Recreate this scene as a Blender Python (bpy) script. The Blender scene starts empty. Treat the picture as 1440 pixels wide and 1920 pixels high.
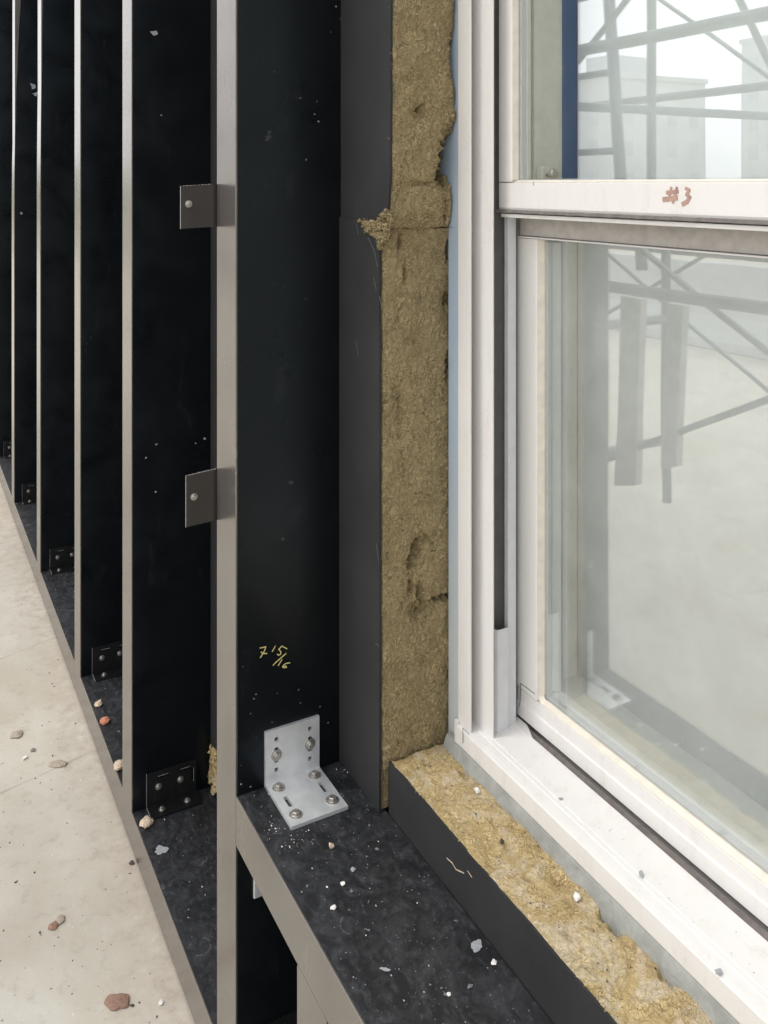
import bpy, bmesh, math, random
from mathutils import Vector, noise, Matrix
R = math.radians
S = bpy.context.scene
COL = S.collection
random.seed(7)

# ------------------------------------------------------------------ camera, sky, sun, exposure
CZ = 1.60                                   # eye height above the pavement
F = 1680.0 / 1440.0 * 36.0
YAW = math.atan2(920.0, 1680.0)
cam_d = bpy.data.cameras.new('camera'); cam = bpy.data.objects.new('camera', cam_d); COL.objects.link(cam)
cam.location = (0, -0.5, CZ)
cam.rotation_euler = (R(90), 0, R(90) - YAW)
cam_d.sensor_fit = 'HORIZONTAL'; cam_d.sensor_width = 36; cam_d.lens = F
cam_d.shift_y = -(960 - 345) / 1440.0
cam_d.clip_start = 0.02; cam_d.clip_end = 2000
S.camera = cam

SUN_EL, SUN_AZ = R(56), R(205)              # azimuth measured clockwise from +Y
w = bpy.data.worlds.new('World'); S.world = w; w.use_nodes = True
nt = w.node_tree; nt.nodes.clear()
sky = nt.nodes.new('ShaderNodeTexSky'); sky.sky_type = 'NISHITA'; sky.sun_disc = False
sky.sun_elevation = SUN_EL; sky.sun_rotation = SUN_AZ; sky.dust_density = 3.0; sky.air_density = 1.0
hs = nt.nodes.new('ShaderNodeHueSaturation'); hs.inputs['Saturation'].default_value = 0.10
tc = nt.nodes.new('ShaderNodeTexCoord')
cl = nt.nodes.new('ShaderNodeTexNoise'); cl.inputs['Scale'].default_value = 3.0; cl.inputs['Detail'].default_value = 5
cr = nt.nodes.new('ShaderNodeMapRange'); cr.inputs[1].default_value = 0.3; cr.inputs[2].default_value = 0.75
cr.inputs[3].default_value = 0.92; cr.inputs[4].default_value = 1.12
mixc = nt.nodes.new('ShaderNodeMix'); mixc.data_type = 'RGBA'; mixc.inputs[0].default_value = 0.65
mixc.inputs[7].default_value = (13.5, 13.6, 13.9, 1)      # even cloud deck
mul = nt.nodes.new('ShaderNodeMix'); mul.data_type = 'RGBA'; mul.blend_type = 'MULTIPLY'; mul.inputs[0].default_value = 1
bg = nt.nodes.new('ShaderNodeBackground'); bg.inputs['Strength'].default_value = 0.10
wo = nt.nodes.new('ShaderNodeOutputWorld')
L = nt.links.new
L(sky.outputs[0], hs.inputs['Color']); L(hs.outputs[0], mixc.inputs[6])
L(tc.outputs['Generated'], cl.inputs['Vector']); L(cl.outputs['Fac'], cr.inputs[0])
L(mixc.outputs[2], mul.inputs[6]); L(cr.outputs[0], mul.inputs[7])
L(mul.outputs[2], bg.inputs['Color']); L(bg.outputs[0], wo.inputs['Surface'])

sl = bpy.data.lights.new('sun', 'SUN'); sl.energy = 0.75; sl.angle = R(25); sl.color = (1.0, 0.96, 0.9)
so = bpy.data.objects.new('sun', sl); COL.objects.link(so)
sd = Vector((math.sin(SUN_AZ) * math.cos(SUN_EL), math.cos(SUN_AZ) * math.cos(SUN_EL), math.sin(SUN_EL)))
so.rotation_euler = sd.to_track_quat('Z', 'Y').to_euler(); so.location = (0, -3, 6)
S.view_settings.view_transform = 'Standard'; S.view_settings.look = 'None'
S.view_settings.gamma = 1; S.view_settings.use_curve_mapping = False
S.view_settings.exposure = 0.72
S.render.engine = 'CYCLES'

# ------------------------------------------------------------------ photo measuring helpers
CD = Vector((-math.cos(YAW), math.sin(YAW), 0)); CR = Vector((CD.y, -CD.x, 0))
CO = Vector((0, -0.5, CZ))
def ray(u, v): return CD + CR * ((u - 720) / 1680.0) - Vector((0, 0, 1)) * ((v - 345) / 1680.0)
def on(axis, val, u, v):
    r = ray(u, v); t = (val - CO[axis]) / r[axis]
    return CO + r * t

# ------------------------------------------------------------------ material helpers
def mat(name):
    m = bpy.data.materials.new(name); m.use_nodes = True
    return m, m.node_tree, m.node_tree.nodes['Principled BSDF']
def coords(t, scale=(1, 1, 1)):
    g = t.nodes.new('ShaderNodeNewGeometry'); mp = t.nodes.new('ShaderNodeMapping')
    mp.inputs['Scale'].default_value = scale; t.links.new(g.outputs['Position'], mp.inputs['Vector'])
    return mp.outputs[0]
def tnoise(t, vec, scale, detail=4, rough=0.55, dist=0.0):
    n = t.nodes.new('ShaderNodeTexNoise'); n.inputs['Scale'].default_value = scale
    n.inputs['Detail'].default_value = detail; n.inputs['Roughness'].default_value = rough
    n.inputs['Distortion'].default_value = dist; t.links.new(vec, n.inputs['Vector']); return n.outputs['Fac']
def rng(t, val, a, b, c=0.0, d=1.0):
    n = t.nodes.new('ShaderNodeMapRange'); n.inputs[1].default_value = a; n.inputs[2].default_value = b
    n.inputs[3].default_value = c; n.inputs[4].default_value = d; t.links.new(val, n.inputs[0]); return n.outputs[0]
def vor(t, vec, scale, feature='F1'):
    n = t.nodes.new('ShaderNodeTexVoronoi'); n.feature = feature; n.inputs['Scale'].default_value = scale
    t.links.new(vec, n.inputs['Vector']); return n
def mixcol(t, fac, a, b):
    n = t.nodes.new('ShaderNodeMix'); n.data_type = 'RGBA'
    if isinstance(fac, (int, float)): n.inputs[0].default_value = fac
    else: t.links.new(fac, n.inputs[0])
    for i, c in ((6, a), (7, b)):
        if isinstance(c, tuple): n.inputs[i].default_value = (*c, 1)
        else: t.links.new(c, n.inputs[i])
    return n.outputs[2]
def op(t, kind, a, b):
    n = t.nodes.new('ShaderNodeMath'); n.operation = kind
    for i, c in ((0, a), (1, b)):
        if isinstance(c, (int, float)): n.inputs[i].default_value = c
        else: t.links.new(c, n.inputs[i])
    return n.outputs[0]
def bump(t, p, h, strength, dist):
    b = t.nodes.new('ShaderNodeBump'); b.inputs['Strength'].default_value = strength; b.inputs['Distance'].default_value = dist
    t.links.new(h, b.inputs['Height']); t.links.new(b.outputs[0], p.inputs['Normal'])
def simple(name, col, rough=0.5, metal=0.0, var=0.12, scale=40, spec=0.5):
    m, t, p = mat(name)
    v = coords(t); n = tnoise(t, v, scale, 5)
    d = tuple(c * (1 - var) for c in col); e = tuple(min(1, c * (1 + var)) for c in col)
    t.links.new(mixcol(t, rng(t, n, .3, .7), d, e), p.inputs['Base Color'])
    t.links.new(rng(t, n, .3, .7, max(0.02, rough - .06), rough + .06), p.inputs['Roughness'])
    p.inputs['Metallic'].default_value = metal; p.inputs['Specular IOR Level'].default_value = spec
    return m

M = {}
def build_materials():
    # taupe satin metal of the front faces
    m, t, p = mat('taupe_metal'); M['taupe'] = m
    v = coords(t, (1, 1, .4)); n = tnoise(t, v, 9, 5, .6, .3); v2 = coords(t); n2 = tnoise(t, v2, 600, 2)
    t.links.new(mixcol(t, rng(t, n, .35, .7), (.225, .204, .186), (.275, .252, .230)), p.inputs['Base Color'])
    t.links.new(rng(t, n, .3, .75, .20, .30), p.inputs['Roughness'])
    p.inputs['Metallic'].default_value = .70; bump(t, p, n2, .05, .0005)
    # dark bronze clips
    M['bronze'] = simple('bronze_paint', (.035, .032, .029), .42, 0, .1, 200)
    # black sides of the fins
    m, t, p = mat('black_panel'); M['black'] = m
    v = coords(t); n = tnoise(t, v, 6, 6, .6, .6); fl = vor(t, v, 48)
    sp = rng(t, fl.outputs['Distance'], .035, .06, 1, 0)
    rare = rng(t, tnoise(t, v, 9, 2), .60, .66)
    sm = rng(t, tnoise(t, coords(t, (1, 1, .35)), 26, 6, .7), .60, .80, 0, .035)
    base = mixcol(t, sm, (.0030, .0041, .0052), (.42, .45, .48))
    t.links.new(mixcol(t, op(t, 'MULTIPLY', op(t, 'MULTIPLY', sp, rare), .6), base, (.4, .4, .37)), p.inputs['Base Color'])
    t.links.new(rng(t, n, .3, .7, .24, .44), p.inputs['Roughness']); p.inputs['Specular IOR Level'].default_value = .42; p.inputs['Specular Tint'].default_value = (.78, .90, 1, 1)
    # dusty black shelf
    m, t, p = mat('dusty_black_shelf'); M['shelf'] = m
    v = coords(t); n = tnoise(t, v, 17, 8, .7, 1.2); n2 = tnoise(t, coords(t, (.55, 1, 1)), 85, 7, .72, .6); n3 = tnoise(t, v, 130, 3, .6)
    dust = op(t, 'ADD', rng(t, n, .44, .74, 0, .085), rng(t, n2, .52, .76, 0, .11))
    base = mixcol(t, dust, (.0105, .0112, .013), (.42, .43, .45))
    a = vor(t, v, 70); sp1 = rng(t, a.outputs['Distance'], .05, .11, 1, 0); k1 = rng(t, n2, .50, .56)
    b = vor(t, v, 190); sp2 = rng(t, b.outputs['Distance'], .08, .16, 1, 0); k2 = rng(t, tnoise(t, v, 14, 3), .56, .66)
    s = op(t, 'MAXIMUM', op(t, 'MULTIPLY', sp1, k1), op(t, 'MULTIPLY', sp2, k2))
    # ring shaped water marks
    c = vor(t, v, 9); ring = op(t, 'MULTIPLY', rng(t, op(t, 'ABSOLUTE', op(t, 'SUBTRACT', op(t, 'ADD', c.outputs['Distance'], op(t, 'MULTIPLY', n2, .10)), .24), 0), .004, .016, 1, 0), rng(t, n, .5, .6, 0, .22))
    base = mixcol(t, ring, base, (.35, .36, .37))
    t.links.new(mixcol(t, op(t, 'MULTIPLY', s, .3), base, (.5, .5, .5)), p.inputs['Base Color'])
    t.links.new(rng(t, n2, .3, .7, .42, .75), p.inputs['Roughness']); p.inputs['Specular IOR Level'].default_value = .4
    bump(t, p, op(t, 'ADD', n3, op(t, 'MULTIPLY', s, .8)), .25, .0012)
    # matt black facing of the boards
    m, t, p = mat('black_fleece_facing'); M['facing'] = m
    v = coords(t); n = tnoise(t, v, 9, 6, .6); n2 = tnoise(t, v, 900, 2); n3 = tnoise(t, coords(t, (1, 1, .18)), 70, 6, .75, .3)
    sc = rng(t, n3, .70, .80, 0, .30)
    base = mixcol(t, rng(t, n, .3, .7), (.0225, .0228, .0242), (.033, .033, .0345))
    t.links.new(mixcol(t, sc, base, (.14, .14, .14)), p.inputs['Base Color'])
    p.inputs['Roughness'].default_value = .75; p.inputs['Specular IOR Level'].default_value = .3; bump(t, p, n2, .3, .0006)
    # mineral wool
    def wool(name, dark, mid, light, dusty):
        m, t, p = mat(name)
        v = coords(t)
        warp = t.nodes.new('ShaderNodeTexNoise'); warp.inputs['Scale'].default_value = 55; warp.inputs['Detail'].default_value = 3
        t.links.new(v, warp.inputs['Vector'])
        vm = t.nodes.new('ShaderNodeVectorMath'); vm.operation = 'MULTIPLY_ADD'
        vm.inputs[1].default_value = (.035, .035, .035); t.links.new(warp.outputs['Color'], vm.inputs[0]); t.links.new(v, vm.inputs[2])
        mp = t.nodes.new('ShaderNodeMapping'); mp.inputs['Scale'].default_value = (1, 1, .55); t.links.new(vm.outputs[0], mp.inputs['Vector'])
        c1 = tnoise(t, mp.outputs[0], 40, 1.5, .5, .8); c2 = tnoise(t, mp.outputs[0], 150, 2, .5, .5)
        curl = op(t, 'SINE', op(t, 'ADD', op(t, 'MULTIPLY', c1, 58), op(t, 'MULTIPLY', c2, 14)), 0)
        curl = rng(t, curl, -1, 1, .22, .78)
        fib = tnoise(t, mp.outputs[0], 140, 4, .6, 2.4)
        fib2 = tnoise(t, mp.outputs[0], 420, 3, .65, 1.5)
        big = tnoise(t, v, 16, 5, .6, .5)
        patch = rng(t, tnoise(t, v, 40, 3, .6), .36, .55, .12, .46)
        f = op(t, 'ADD', op(t, 'MULTIPLY', op(t, 'ADD', op(t, 'MULTIPLY', fib, .62), op(t, 'MULTIPLY', fib2, .38)), op(t, 'SUBTRACT', 1, patch)), op(t, 'MULTIPLY', curl, patch))
        c = mixcol(t, rng(t, f, .32, .50), dark, mid); c = mixcol(t, rng(t, f, .54, .74), c, light)
        dk = op(t, 'MULTIPLY', rng(t, tnoise(t, mp.outputs[0], 95, 4, .7, 1.0), .60, .67, 0, .85), 1)
        c = mixcol(t, dk, c, tuple(q * .45 for q in dark))
        c = mixcol(t, rng(t, big, .40, .75, 0, .35), c, dark)
        if dusty:
            d = op(t, 'MULTIPLY', rng(t, tnoise(t, v, 13, 6, .68, 1.2), .50, .62, 0, .85), rng(t, fib, .35, .55, .45, 1))
            c = mixcol(t, d, c, (.64, .55, .41))
        t.links.new(c, p.inputs['Base Color'])
        p.inputs['Roughness'].default_value = .85; p.inputs['Specular IOR Level'].default_value = .25
        bump(t, p, f, .9, .0042)
        return m
    M['wool'] = wool('mineral_wool', (.175, .135, .070), (.335, .264, .142), (.52, .425, .255), False)
    M['wool_lit'] = wool('mineral_wool_lit_dusty', (.29, .21, .09), (.56, .42, .21), (.74, .61, .37), True)  # same wool, paler: light on the upward face painted in, plus plaster dust
    M['fibre'] = simple('wool_fibre', (.50, .39, .20), .7, 0, .25, 80)
    # white vinyl with grime
    m, t, p = mat('white_vinyl'); M['vinyl'] = m
    v = coords(t); g = tnoise(t, coords(t, (1, 1, .25)), 28, 7, .7, .4); g2 = tnoise(t, v, 150, 5, .7)
    grime = op(t, 'MULTIPLY', rng(t, g, .50, .76, 0, .55), rng(t, g2, .4, .7, .2, 1))
    pit = vor(t, v, 60); ps = op(t, 'MULTIPLY', rng(t, pit.outputs['Distance'], .04, .075, 1, 0), rng(t, tnoise(t, v, 17, 2), .60, .64))
    base = mixcol(t, grime, (.725, .705, .685), (.43, .39, .35))
    t.links.new(mixcol(t, op(t, 'MULTIPLY', ps, .7), base, (.12, .11, .10)), p.inputs['Base Color'])
    t.links.new(rng(t, g, .3, .7, .35, .6), p.inputs['Roughness']); bump(t, p, g2, .04, .001)
    M['cream'] = simple('cream_glazing_bead', (.70, .645, .56), .5, 0, .08, 60)
    M['liner'] = simple('grey_vinyl_track', (.61, .62, .64), .4, 0, .05, 50)
    M['channel'] = simple('dark_grey_channel', (.20, .20, .197), .6, 0, .1, 50)
    M['inner'] = simple('inner_vinyl', (.76, .77, .73), .45, 0, .06, 50)
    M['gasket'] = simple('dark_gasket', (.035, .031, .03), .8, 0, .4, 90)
    M['grime'] = simple('shaded_grimy_rail', (.46, .43, .40), .7, 0, .14, 60)  # grime plus the shade on the set-back rail, both in the colour
    M['darkgrime'] = simple('dirt_caked_weatherstrip', (.17, .15, .14), .85, 0, .25, 90)
    M['alu'] = simple('mill_aluminium', (.72, .73, .74), .40, .5, .08, 45)
    M['steel'] = simple('zinc_steel', (.46, .44, .41), .38, .85, .2, 300)
    M['edge'] = simple('bare_cut_edge', (.55, .54, .52), .4, .6, .3, 400)
    m, t, p = mat('blue_membrane'); M['blue'] = m
    v = coords(t); n = tnoise(t, coords(t, (1, 1, .3)), 30, 6, .65, .4); z = t.nodes.new('ShaderNodeSeparateXYZ'); t.links.new(v, z.inputs[0])
    base = mixcol(t, rng(t, n, .35, .75), (.37, .47, .60), (.45, .53, .61))
    base = mixcol(t, rng(t, op(t, 'ADD', z.outputs[2], op(t, 'MULTIPLY', n, .25)), .95, 1.35, 1, 0), base, (.52, .565, .58))
    t.links.new(base, p.inputs['Base Color']); p.inputs['Roughness'].default_value = .55; bump(t, p, n, .3, .003)
    m, t, p = mat('grey_sill_membrane'); M['greymem'] = m
    v = coords(t); n = tnoise(t, v, 35, 7, .7, .5); n2 = tnoise(t, coords(t, (.2, 1, 1)), 60, 5)
    base = mixcol(t, rng(t, n, .35, .7), (.25, .255, .235), (.38, .385, .36))
    t.links.new(mixcol(t, rng(t, n2, .60, .75, 0, .55), base, (.13, .12, .11)), p.inputs['Base Color'])
    p.inputs['Roughness'].default_value = .6; bump(t, p, n, .3, .002)
    # concrete
    m, t, p = mat('worn_concrete'); M['concrete'] = m
    v = coords(t); n = tnoise(t, v, 2.6, 8, .62, .4); n2 = tnoise(t, v, 22, 8, .7); n3 = tnoise(t, v, 240, 4, .6)
    base = mixcol(t, rng(t, n, .35, .66), (.52, .465, .38), (.63, .605, .525))
    base = mixcol(t, rng(t, n2, .54, .72, 0, .6), base, (.36, .31, .25))
    base = mixcol(t, rng(t, n2, .24, .42, .4, 0), base, (.70, .69, .65))
    a = vor(t, v, 30); s1 = op(t, 'MULTIPLY', rng(t, a.outputs['Distance'], .06, .10, 1, 0), rng(t, tnoise(t, v, 7, 2), .5, .56))
    b = vor(t, v, 120); s2 = op(t, 'MULTIPLY', rng(t, b.outputs['Distance'], .07, .15, 1, 0), rng(t, tnoise(t, v, 12, 3), .5, .62))
    base = mixcol(t, op(t, 'MULTIPLY', op(t, 'MAXIMUM', s1, s2), .7), base, (.13, .115, .095))
    cg = vor(t, coords(t, (1, 1.4, 1)), .9, 'DISTANCE_TO_EDGE')
    crack = rng(t, op(t, 'ADD', cg.outputs['Distance'], op(t, 'MULTIPLY', tnoise(t, v, 9, 5), .02)), .011, .0135, .45, 0)
    base = mixcol(t, crack, base, (.25, .22, .19))
    sx = t.nodes.new('ShaderNodeSeparateXYZ'); t.links.new(v, sx.inputs[0])
    gb = op(t, 'MULTIPLY', rng(t, op(t, 'ADD', sx.outputs[1], op(t, 'MULTIPLY', n, .16)), -.05, .07, 0, 1), rng(t, n2, .32, .6, .15, .75))
    base = mixcol(t, gb, base, (.40, .33, .265))
    t.links.new(base, p.inputs['Base Color']); p.inputs['Roughness'].default_value = .85; bump(t, p, op(t, 'ADD', op(t, 'MULTIPLY', n3, .5), op(t, 'MULTIPLY', n2, 1.0)), .3, .002)
    # glass: sharp reflection of coated double glazing over a see-through pane
    def glass(name, f0, dust):
        m = bpy.data.materials.new(name); m.use_nodes = True; t = m.node_tree; t.nodes.clear()
        o = t.nodes.new('ShaderNodeOutputMaterial'); tr = t.nodes.new('ShaderNodeBsdfTransparent'); tr.inputs[0].default_value = (.965, .98, .972, 1)
        gl = t.nodes.new('ShaderNodeBsdfGlossy'); gl.inputs['Roughness'].default_value = .0; gl.inputs['Color'].default_value = (.95, .975, .98, 1)
        g = t.nodes.new('ShaderNodeNewGeometry'); dp = t.nodes.new('ShaderNodeVectorMath'); dp.operation = 'DOT_PRODUCT'
        t.links.new(g.outputs['Incoming'], dp.inputs[0]); t.links.new(g.outputs['Normal'], dp.inputs[1])
        c = op(t, 'POWER', op(t, 'SUBTRACT', 1, op(t, 'ABSOLUTE', dp.outputs['Value'], 0)), 5)
        fr = op(t, 'ADD', f0, op(t, 'MULTIPLY', c, 1 - f0))
        bp = t.nodes.new('ShaderNodeBump'); bp.inputs['Strength'].default_value = .035; bp.inputs['Distance'].default_value = .01
        t.links.new(tnoise(t, coords(t), 3.5, 1), bp.inputs['Height']); t.links.new(bp.outputs[0], gl.inputs['Normal'])
        mx = t.nodes.new('ShaderNodeMixShader'); t.links.new(fr, mx.inputs[0]); t.links.new(tr.outputs[0], mx.inputs[1]); t.links.new(gl.outputs[0], mx.inputs[2])
        df = t.nodes.new('ShaderNodeBsdfDiffuse'); df.inputs[0].default_value = (.74, .75, .74, 1)
        v = coords(t); dn = op(t, 'MULTIPLY', rng(t, tnoise(t, v, 7, 6, .65, .5), .3, .75, .35, 1), dust)
        sp = vor(t, v, 85); ss = op(t, 'MULTIPLY', rng(t, sp.outputs['Distance'], .03, .06, .5, 0), rng(t, tnoise(t, v, 12, 2), .54, .6))
        mx2 = t.nodes.new('ShaderNodeMixShader'); t.links.new(op(t, 'MAXIMUM', dn, ss), mx2.inputs[0]); t.links.new(mx.outputs[0], mx2.inputs[1]); t.links.new(df.outputs[0], mx2.inputs[2])
        t.links.new(mx2.outputs[0], o.inputs['Surface']); return m
    M['glass_up'] = glass('upper_window_glass', .20, .02)
    M['glass_low'] = glass('dusty_lower_window_glass', .20, .18)
    M['shade'] = simple('roller_shade_fabric', (.84, .85, .85), .9, 0, .06, 12)
    M['bluein'] = simple('blue_protective_film', (.03, .10, .26), .5, 0, .1, 40)
    M['room'] = simple('room_plaster', (.6, .6, .58), .9, 0, .05, 8)
    M['mark_y'] = simple('yellow_paint_pen', (.60, .53, .22), .7, 0, .15, 300)
    M['mark_b'] = simple('brown_marker', (.40, .25, .205), .6, 0, .25, 110)
    M['st_brown'] = simple('brown_stone', (.30, .18, .13), .9, 0, .25, 200)
    M['st_tan'] = simple('tan_stone', (.42, .35, .28), .9, 0, .2, 200)
    M['st_cream'] = simple('cream_stone', (.62, .49, .37), .9, 0, .15, 200)
    M['st_red'] = simple('orange_brick_chip', (.55, .22, .13), .9, 0, .2, 200)
    M['st_white'] = simple('white_plaster_crumb', (.75, .73, .69), .9, 0, .1, 200)
    M['st_grey'] = simple('grey_stone', (.24, .22, .20), .9, 0, .2, 200)
    M['st_dark'] = simple('dark_grit', (.07, .06, .055), .9, 0, .4, 200)
    M['fleck'] = simple('grey_paint_fleck', (.34, .35, .37), .7, 0, .15, 200)
    M['smudge'] = simple('faint_smudge', (.035, .037, .036), .6, 0, .5, 300)
    M['smudge2'] = simple('grey_plaster_smear', (.16, .165, .17), .8, 0, .5, 400)
    M['scaf'] = simple('scaffold_steel', (.10, .12, .13), .5, .3, .2, 20)
    M['ladder'] = simple('blue_ladder_paint', (.05, .075, .12), .5, 0, .2, 20)
    M['plank'] = simple('scaffold_plank_wood', (.42, .40, .37), .8, 0, .25, 14)
    M['facade1'] = simple('hazy_pale_facade', (.62, .63, .64), .9, 0, .06, .3)  # distance haze painted into the facade colour; barriers share it
    M['facade2'] = simple('hazy_grey_facade', (.50, .50, .50), .9, 0, .08, .4)  # grey lifted to stand in for distance haze
    M['winfar'] = simple('hazy_far_window', (.54, .56, .58), .15, 0, .1, .5)  # panes paled almost to wall tone, haze put into the colour
    M['leaf'] = simple('fresh_green_leaf', (.25, .34, .06), .6, 0, .4, 3)
    M['bark'] = simple('bark', (.10, .08, .06), .9, 0, .3, 20)
build_materials()

# ------------------------------------------------------------------ mesh helpers
class MB:
    def __init__(s): s.v = []; s.f = []; s.m = []
    def add(s, vs, fs, mi=0):
        o = len(s.v); s.v += [tuple(x) for x in vs]; s.f += [tuple(i + o for i in f) for f in fs]; s.m += [mi] * len(fs); return s
    def box(s, x0, x1, y0, y1, z0, z1, mi=0):
        v = [(x0, y0, z0), (x1, y0, z0), (x1, y1, z0), (x0, y1, z0), (x0, y0, z1), (x1, y0, z1), (x1, y1, z1), (x0, y1, z1)]
        return s.add(v, [(0, 3, 2, 1), (4, 5, 6, 7), (0, 1, 5, 4), (1, 2, 6, 5), (2, 3, 7, 6), (3, 0, 4, 7)], mi)
    def prism_x(s, prof, x0, x1, mi=0):       # prof: (y, z) ring
        n = len(prof); v = [(x0, y, z) for y, z in prof] + [(x1, y, z) for y, z in prof]
        f = [(i, (i + 1) % n, n + (i + 1) % n, n + i) for i in range(n)] + [tuple(range(n))[::-1], tuple(range(n, 2 * n))]
        return s.add(v, f, mi)
    def prism_z(s, prof, z0, z1, mi=0):       # prof: (x, y) ring
        n = len(prof); v = [(x, y, z0) for x, y in prof] + [(x, y, z1) for x, y in prof]
        f = [(i, (i + 1) % n, n + (i + 1) % n, n + i) for i in range(n)] + [tuple(range(n))[::-1], tuple(range(n, 2 * n))]
        return s.add(v, f, mi)
    def tube(s, a, b, r, n=8, mi=0, r2=None):
        a = Vector(a); b = Vector(b); d = (b - a).normalized(); r2 = r if r2 is None else r2
        u = d.orthogonal().normalized(); w_ = d.cross(u)
        v = [a + (u * math.cos(6.28319 * i / n) + w_ * math.sin(6.28319 * i / n)) * r for i in range(n)]
        v += [b + (u * math.cos(6.28319 * i / n) + w_ * math.sin(6.28319 * i / n)) * r2 for i in range(n)]
        f = [(i, (i + 1) % n, n + (i + 1) % n, n + i) for i in range(n)] + [tuple(range(n))[::-1], tuple(range(n, 2 * n))]
        return s.add(v, f, mi)
    def build(s, name, mats, parent=None, bevel=0.0, smooth=False, origin=None):
        me = bpy.data.meshes.new(name)
        o0 = Vector(origin) if origin else (parent['_o'] if parent and '_o' in parent else None)
        off = Vector(OFF.get(parent.name, (0, 0, 0))) if parent else Vector((0, 0, 0))
        if origin and not parent: off = Vector(origin)
        me.from_pydata([tuple(Vector(x) - off) for x in s.v], [], s.f)
        for m in (mats if isinstance(mats, (list, tuple)) else [mats]): me.materials.append(m)
        me.polygons.foreach_set('material_index', s.m)
        bm = bmesh.new(); bm.from_mesh(me); bmesh.ops.recalc_face_normals(bm, faces=bm.faces); bm.to_mesh(me); bm.free()
        if smooth: me.polygons.foreach_set('use_smooth', [True] * len(me.polygons))
        ob = bpy.data.objects.new(name, me); COL.objects.link(ob)
        if parent: ob.parent = parent; OFF[ob.name] = off
        elif origin: ob.location = origin; OFF[ob.name] = Vector(origin)
        if bevel:
            b = ob.modifiers.new('bevel', 'BEVEL'); b.width = bevel; b.segments = 2; b.limit_method = 'ANGLE'; b.angle_limit = R(35)
        return ob
OFF = {}
def tag(o, label=None, cat=None, group=None, kind=None):
    if label: o['label'] = label
    if cat: o['category'] = cat
    if group: o['group'] = group
    if kind: o['kind'] = kind
    elif cat: o['kind'] = 'thing'
    return o
def empty(name, loc, label=None, cat=None, group=None):
    o = bpy.data.objects.new(name, None); COL.objects.link(o); o.location = loc; o.empty_display_size = .05
    OFF[o.name] = Vector(loc); return tag(o, label, cat, group)
def copy_tree(o, loc=None, parent=None):
    c = o.copy(); COL.objects.link(c)
    if parent: c.parent = parent
    if loc is not None: c.location = loc
    for ch in o.children: copy_tree(ch, None, c)
    return c
def fbm(p, oct=4):
    a = 1; s = 0; q = Vector(p)
    for _ in range(oct): s += a * noise.noise(q); q = q * 2.03; a *= .5
    return s

# ------------------------------------------------------------------ ground
Z_LOW = 0.095      # top of lower ledge
Z_UP = 0.58        # top of window ledge
WALLY = 0.195      # face of the insulation
g = MB(); g.box(-300, 300, -300, 300, -.3, 0)
pav = g.build('pavement', M['concrete']); tag(pav, kind='structure')

# ------------------------------------------------------------------ backing wall
XA, XB = -1.235, -0.33          # window frame outer sides
ZW0, ZW1 = CZ - .916, CZ + .80  # window frame bottom and top
wallr = empty('wall', (-2, .33, 0), 'building wall behind the insulation, wrapped in blue membrane', 'wall')
g = MB(); g.box(-7, XA - .008, .336, .55, .0, 3.4).box(XB + .008, 2.0, .336, .55, 0, 3.4).box(XA - .008, XB + .008, .336, .55, 0, ZW0 - .006).box(XA - .008, XB + .008, .336, .55, ZW1 + .01, 3.4)
g.build('wall_body', M['room'], wallr)
# blue membrane strip beside the frame, wavy edge
def wavy_strip(x0, x1, y, z0, z1, amp, seed, n=120):
    b = MB(); vs = []; fs = []
    for i in range(n + 1):
        z = z0 + (z1 - z0) * i / n; e = amp * fbm((seed, z * 9, 0), 3)
        vs += [(x0, y, z), (x1 + e, y - .001, z), (x1 + e, y + .003, z)]
    for i in range(n):
        a = i * 3; fs += [(a, a + 1, a + 4, a + 3), (a + 1, a + 2, a + 5, a + 4)]
    return b.add(vs, fs)
wavy_strip(-1.2735, -1.2325, .3215, ZW0 - .05, CZ - .0725, .0022, 3.1).build('membrane', M['blue'], wallr)
wavy_strip(-1.31, -1.2325, .3215, CZ - .072, ZW1 + .3, .0022, 5.1).build('membrane', M['blue'], wallr)
# grey sill membrane that laps out below the frame (runs along the sill)
b = MB(); n = 160; vs = []; fs = []
for i in range(n + 1):
    x = -1.262 + 1.0 * i / n; e = .006 * fbm((x * 7, 4.4, 0), 3); e2 = .003 * fbm((x * 11, 8.4, 0), 3)
    vs += [(x, .299 + e * .6, CZ - .952), (x, .304 + e * .4, CZ - .936), (x, .3090, CZ - .921 + e2), (x, .312, CZ - .9168), (x, .335, CZ - .9168)]
for i in range(n):
    for k in range(4): a = i * 5 + k; fs.append((a, a + 5, a + 6, a + 1))
b.add(vs, fs).build('sill_membrane', M['greymem'], wallr, smooth=True)

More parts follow.
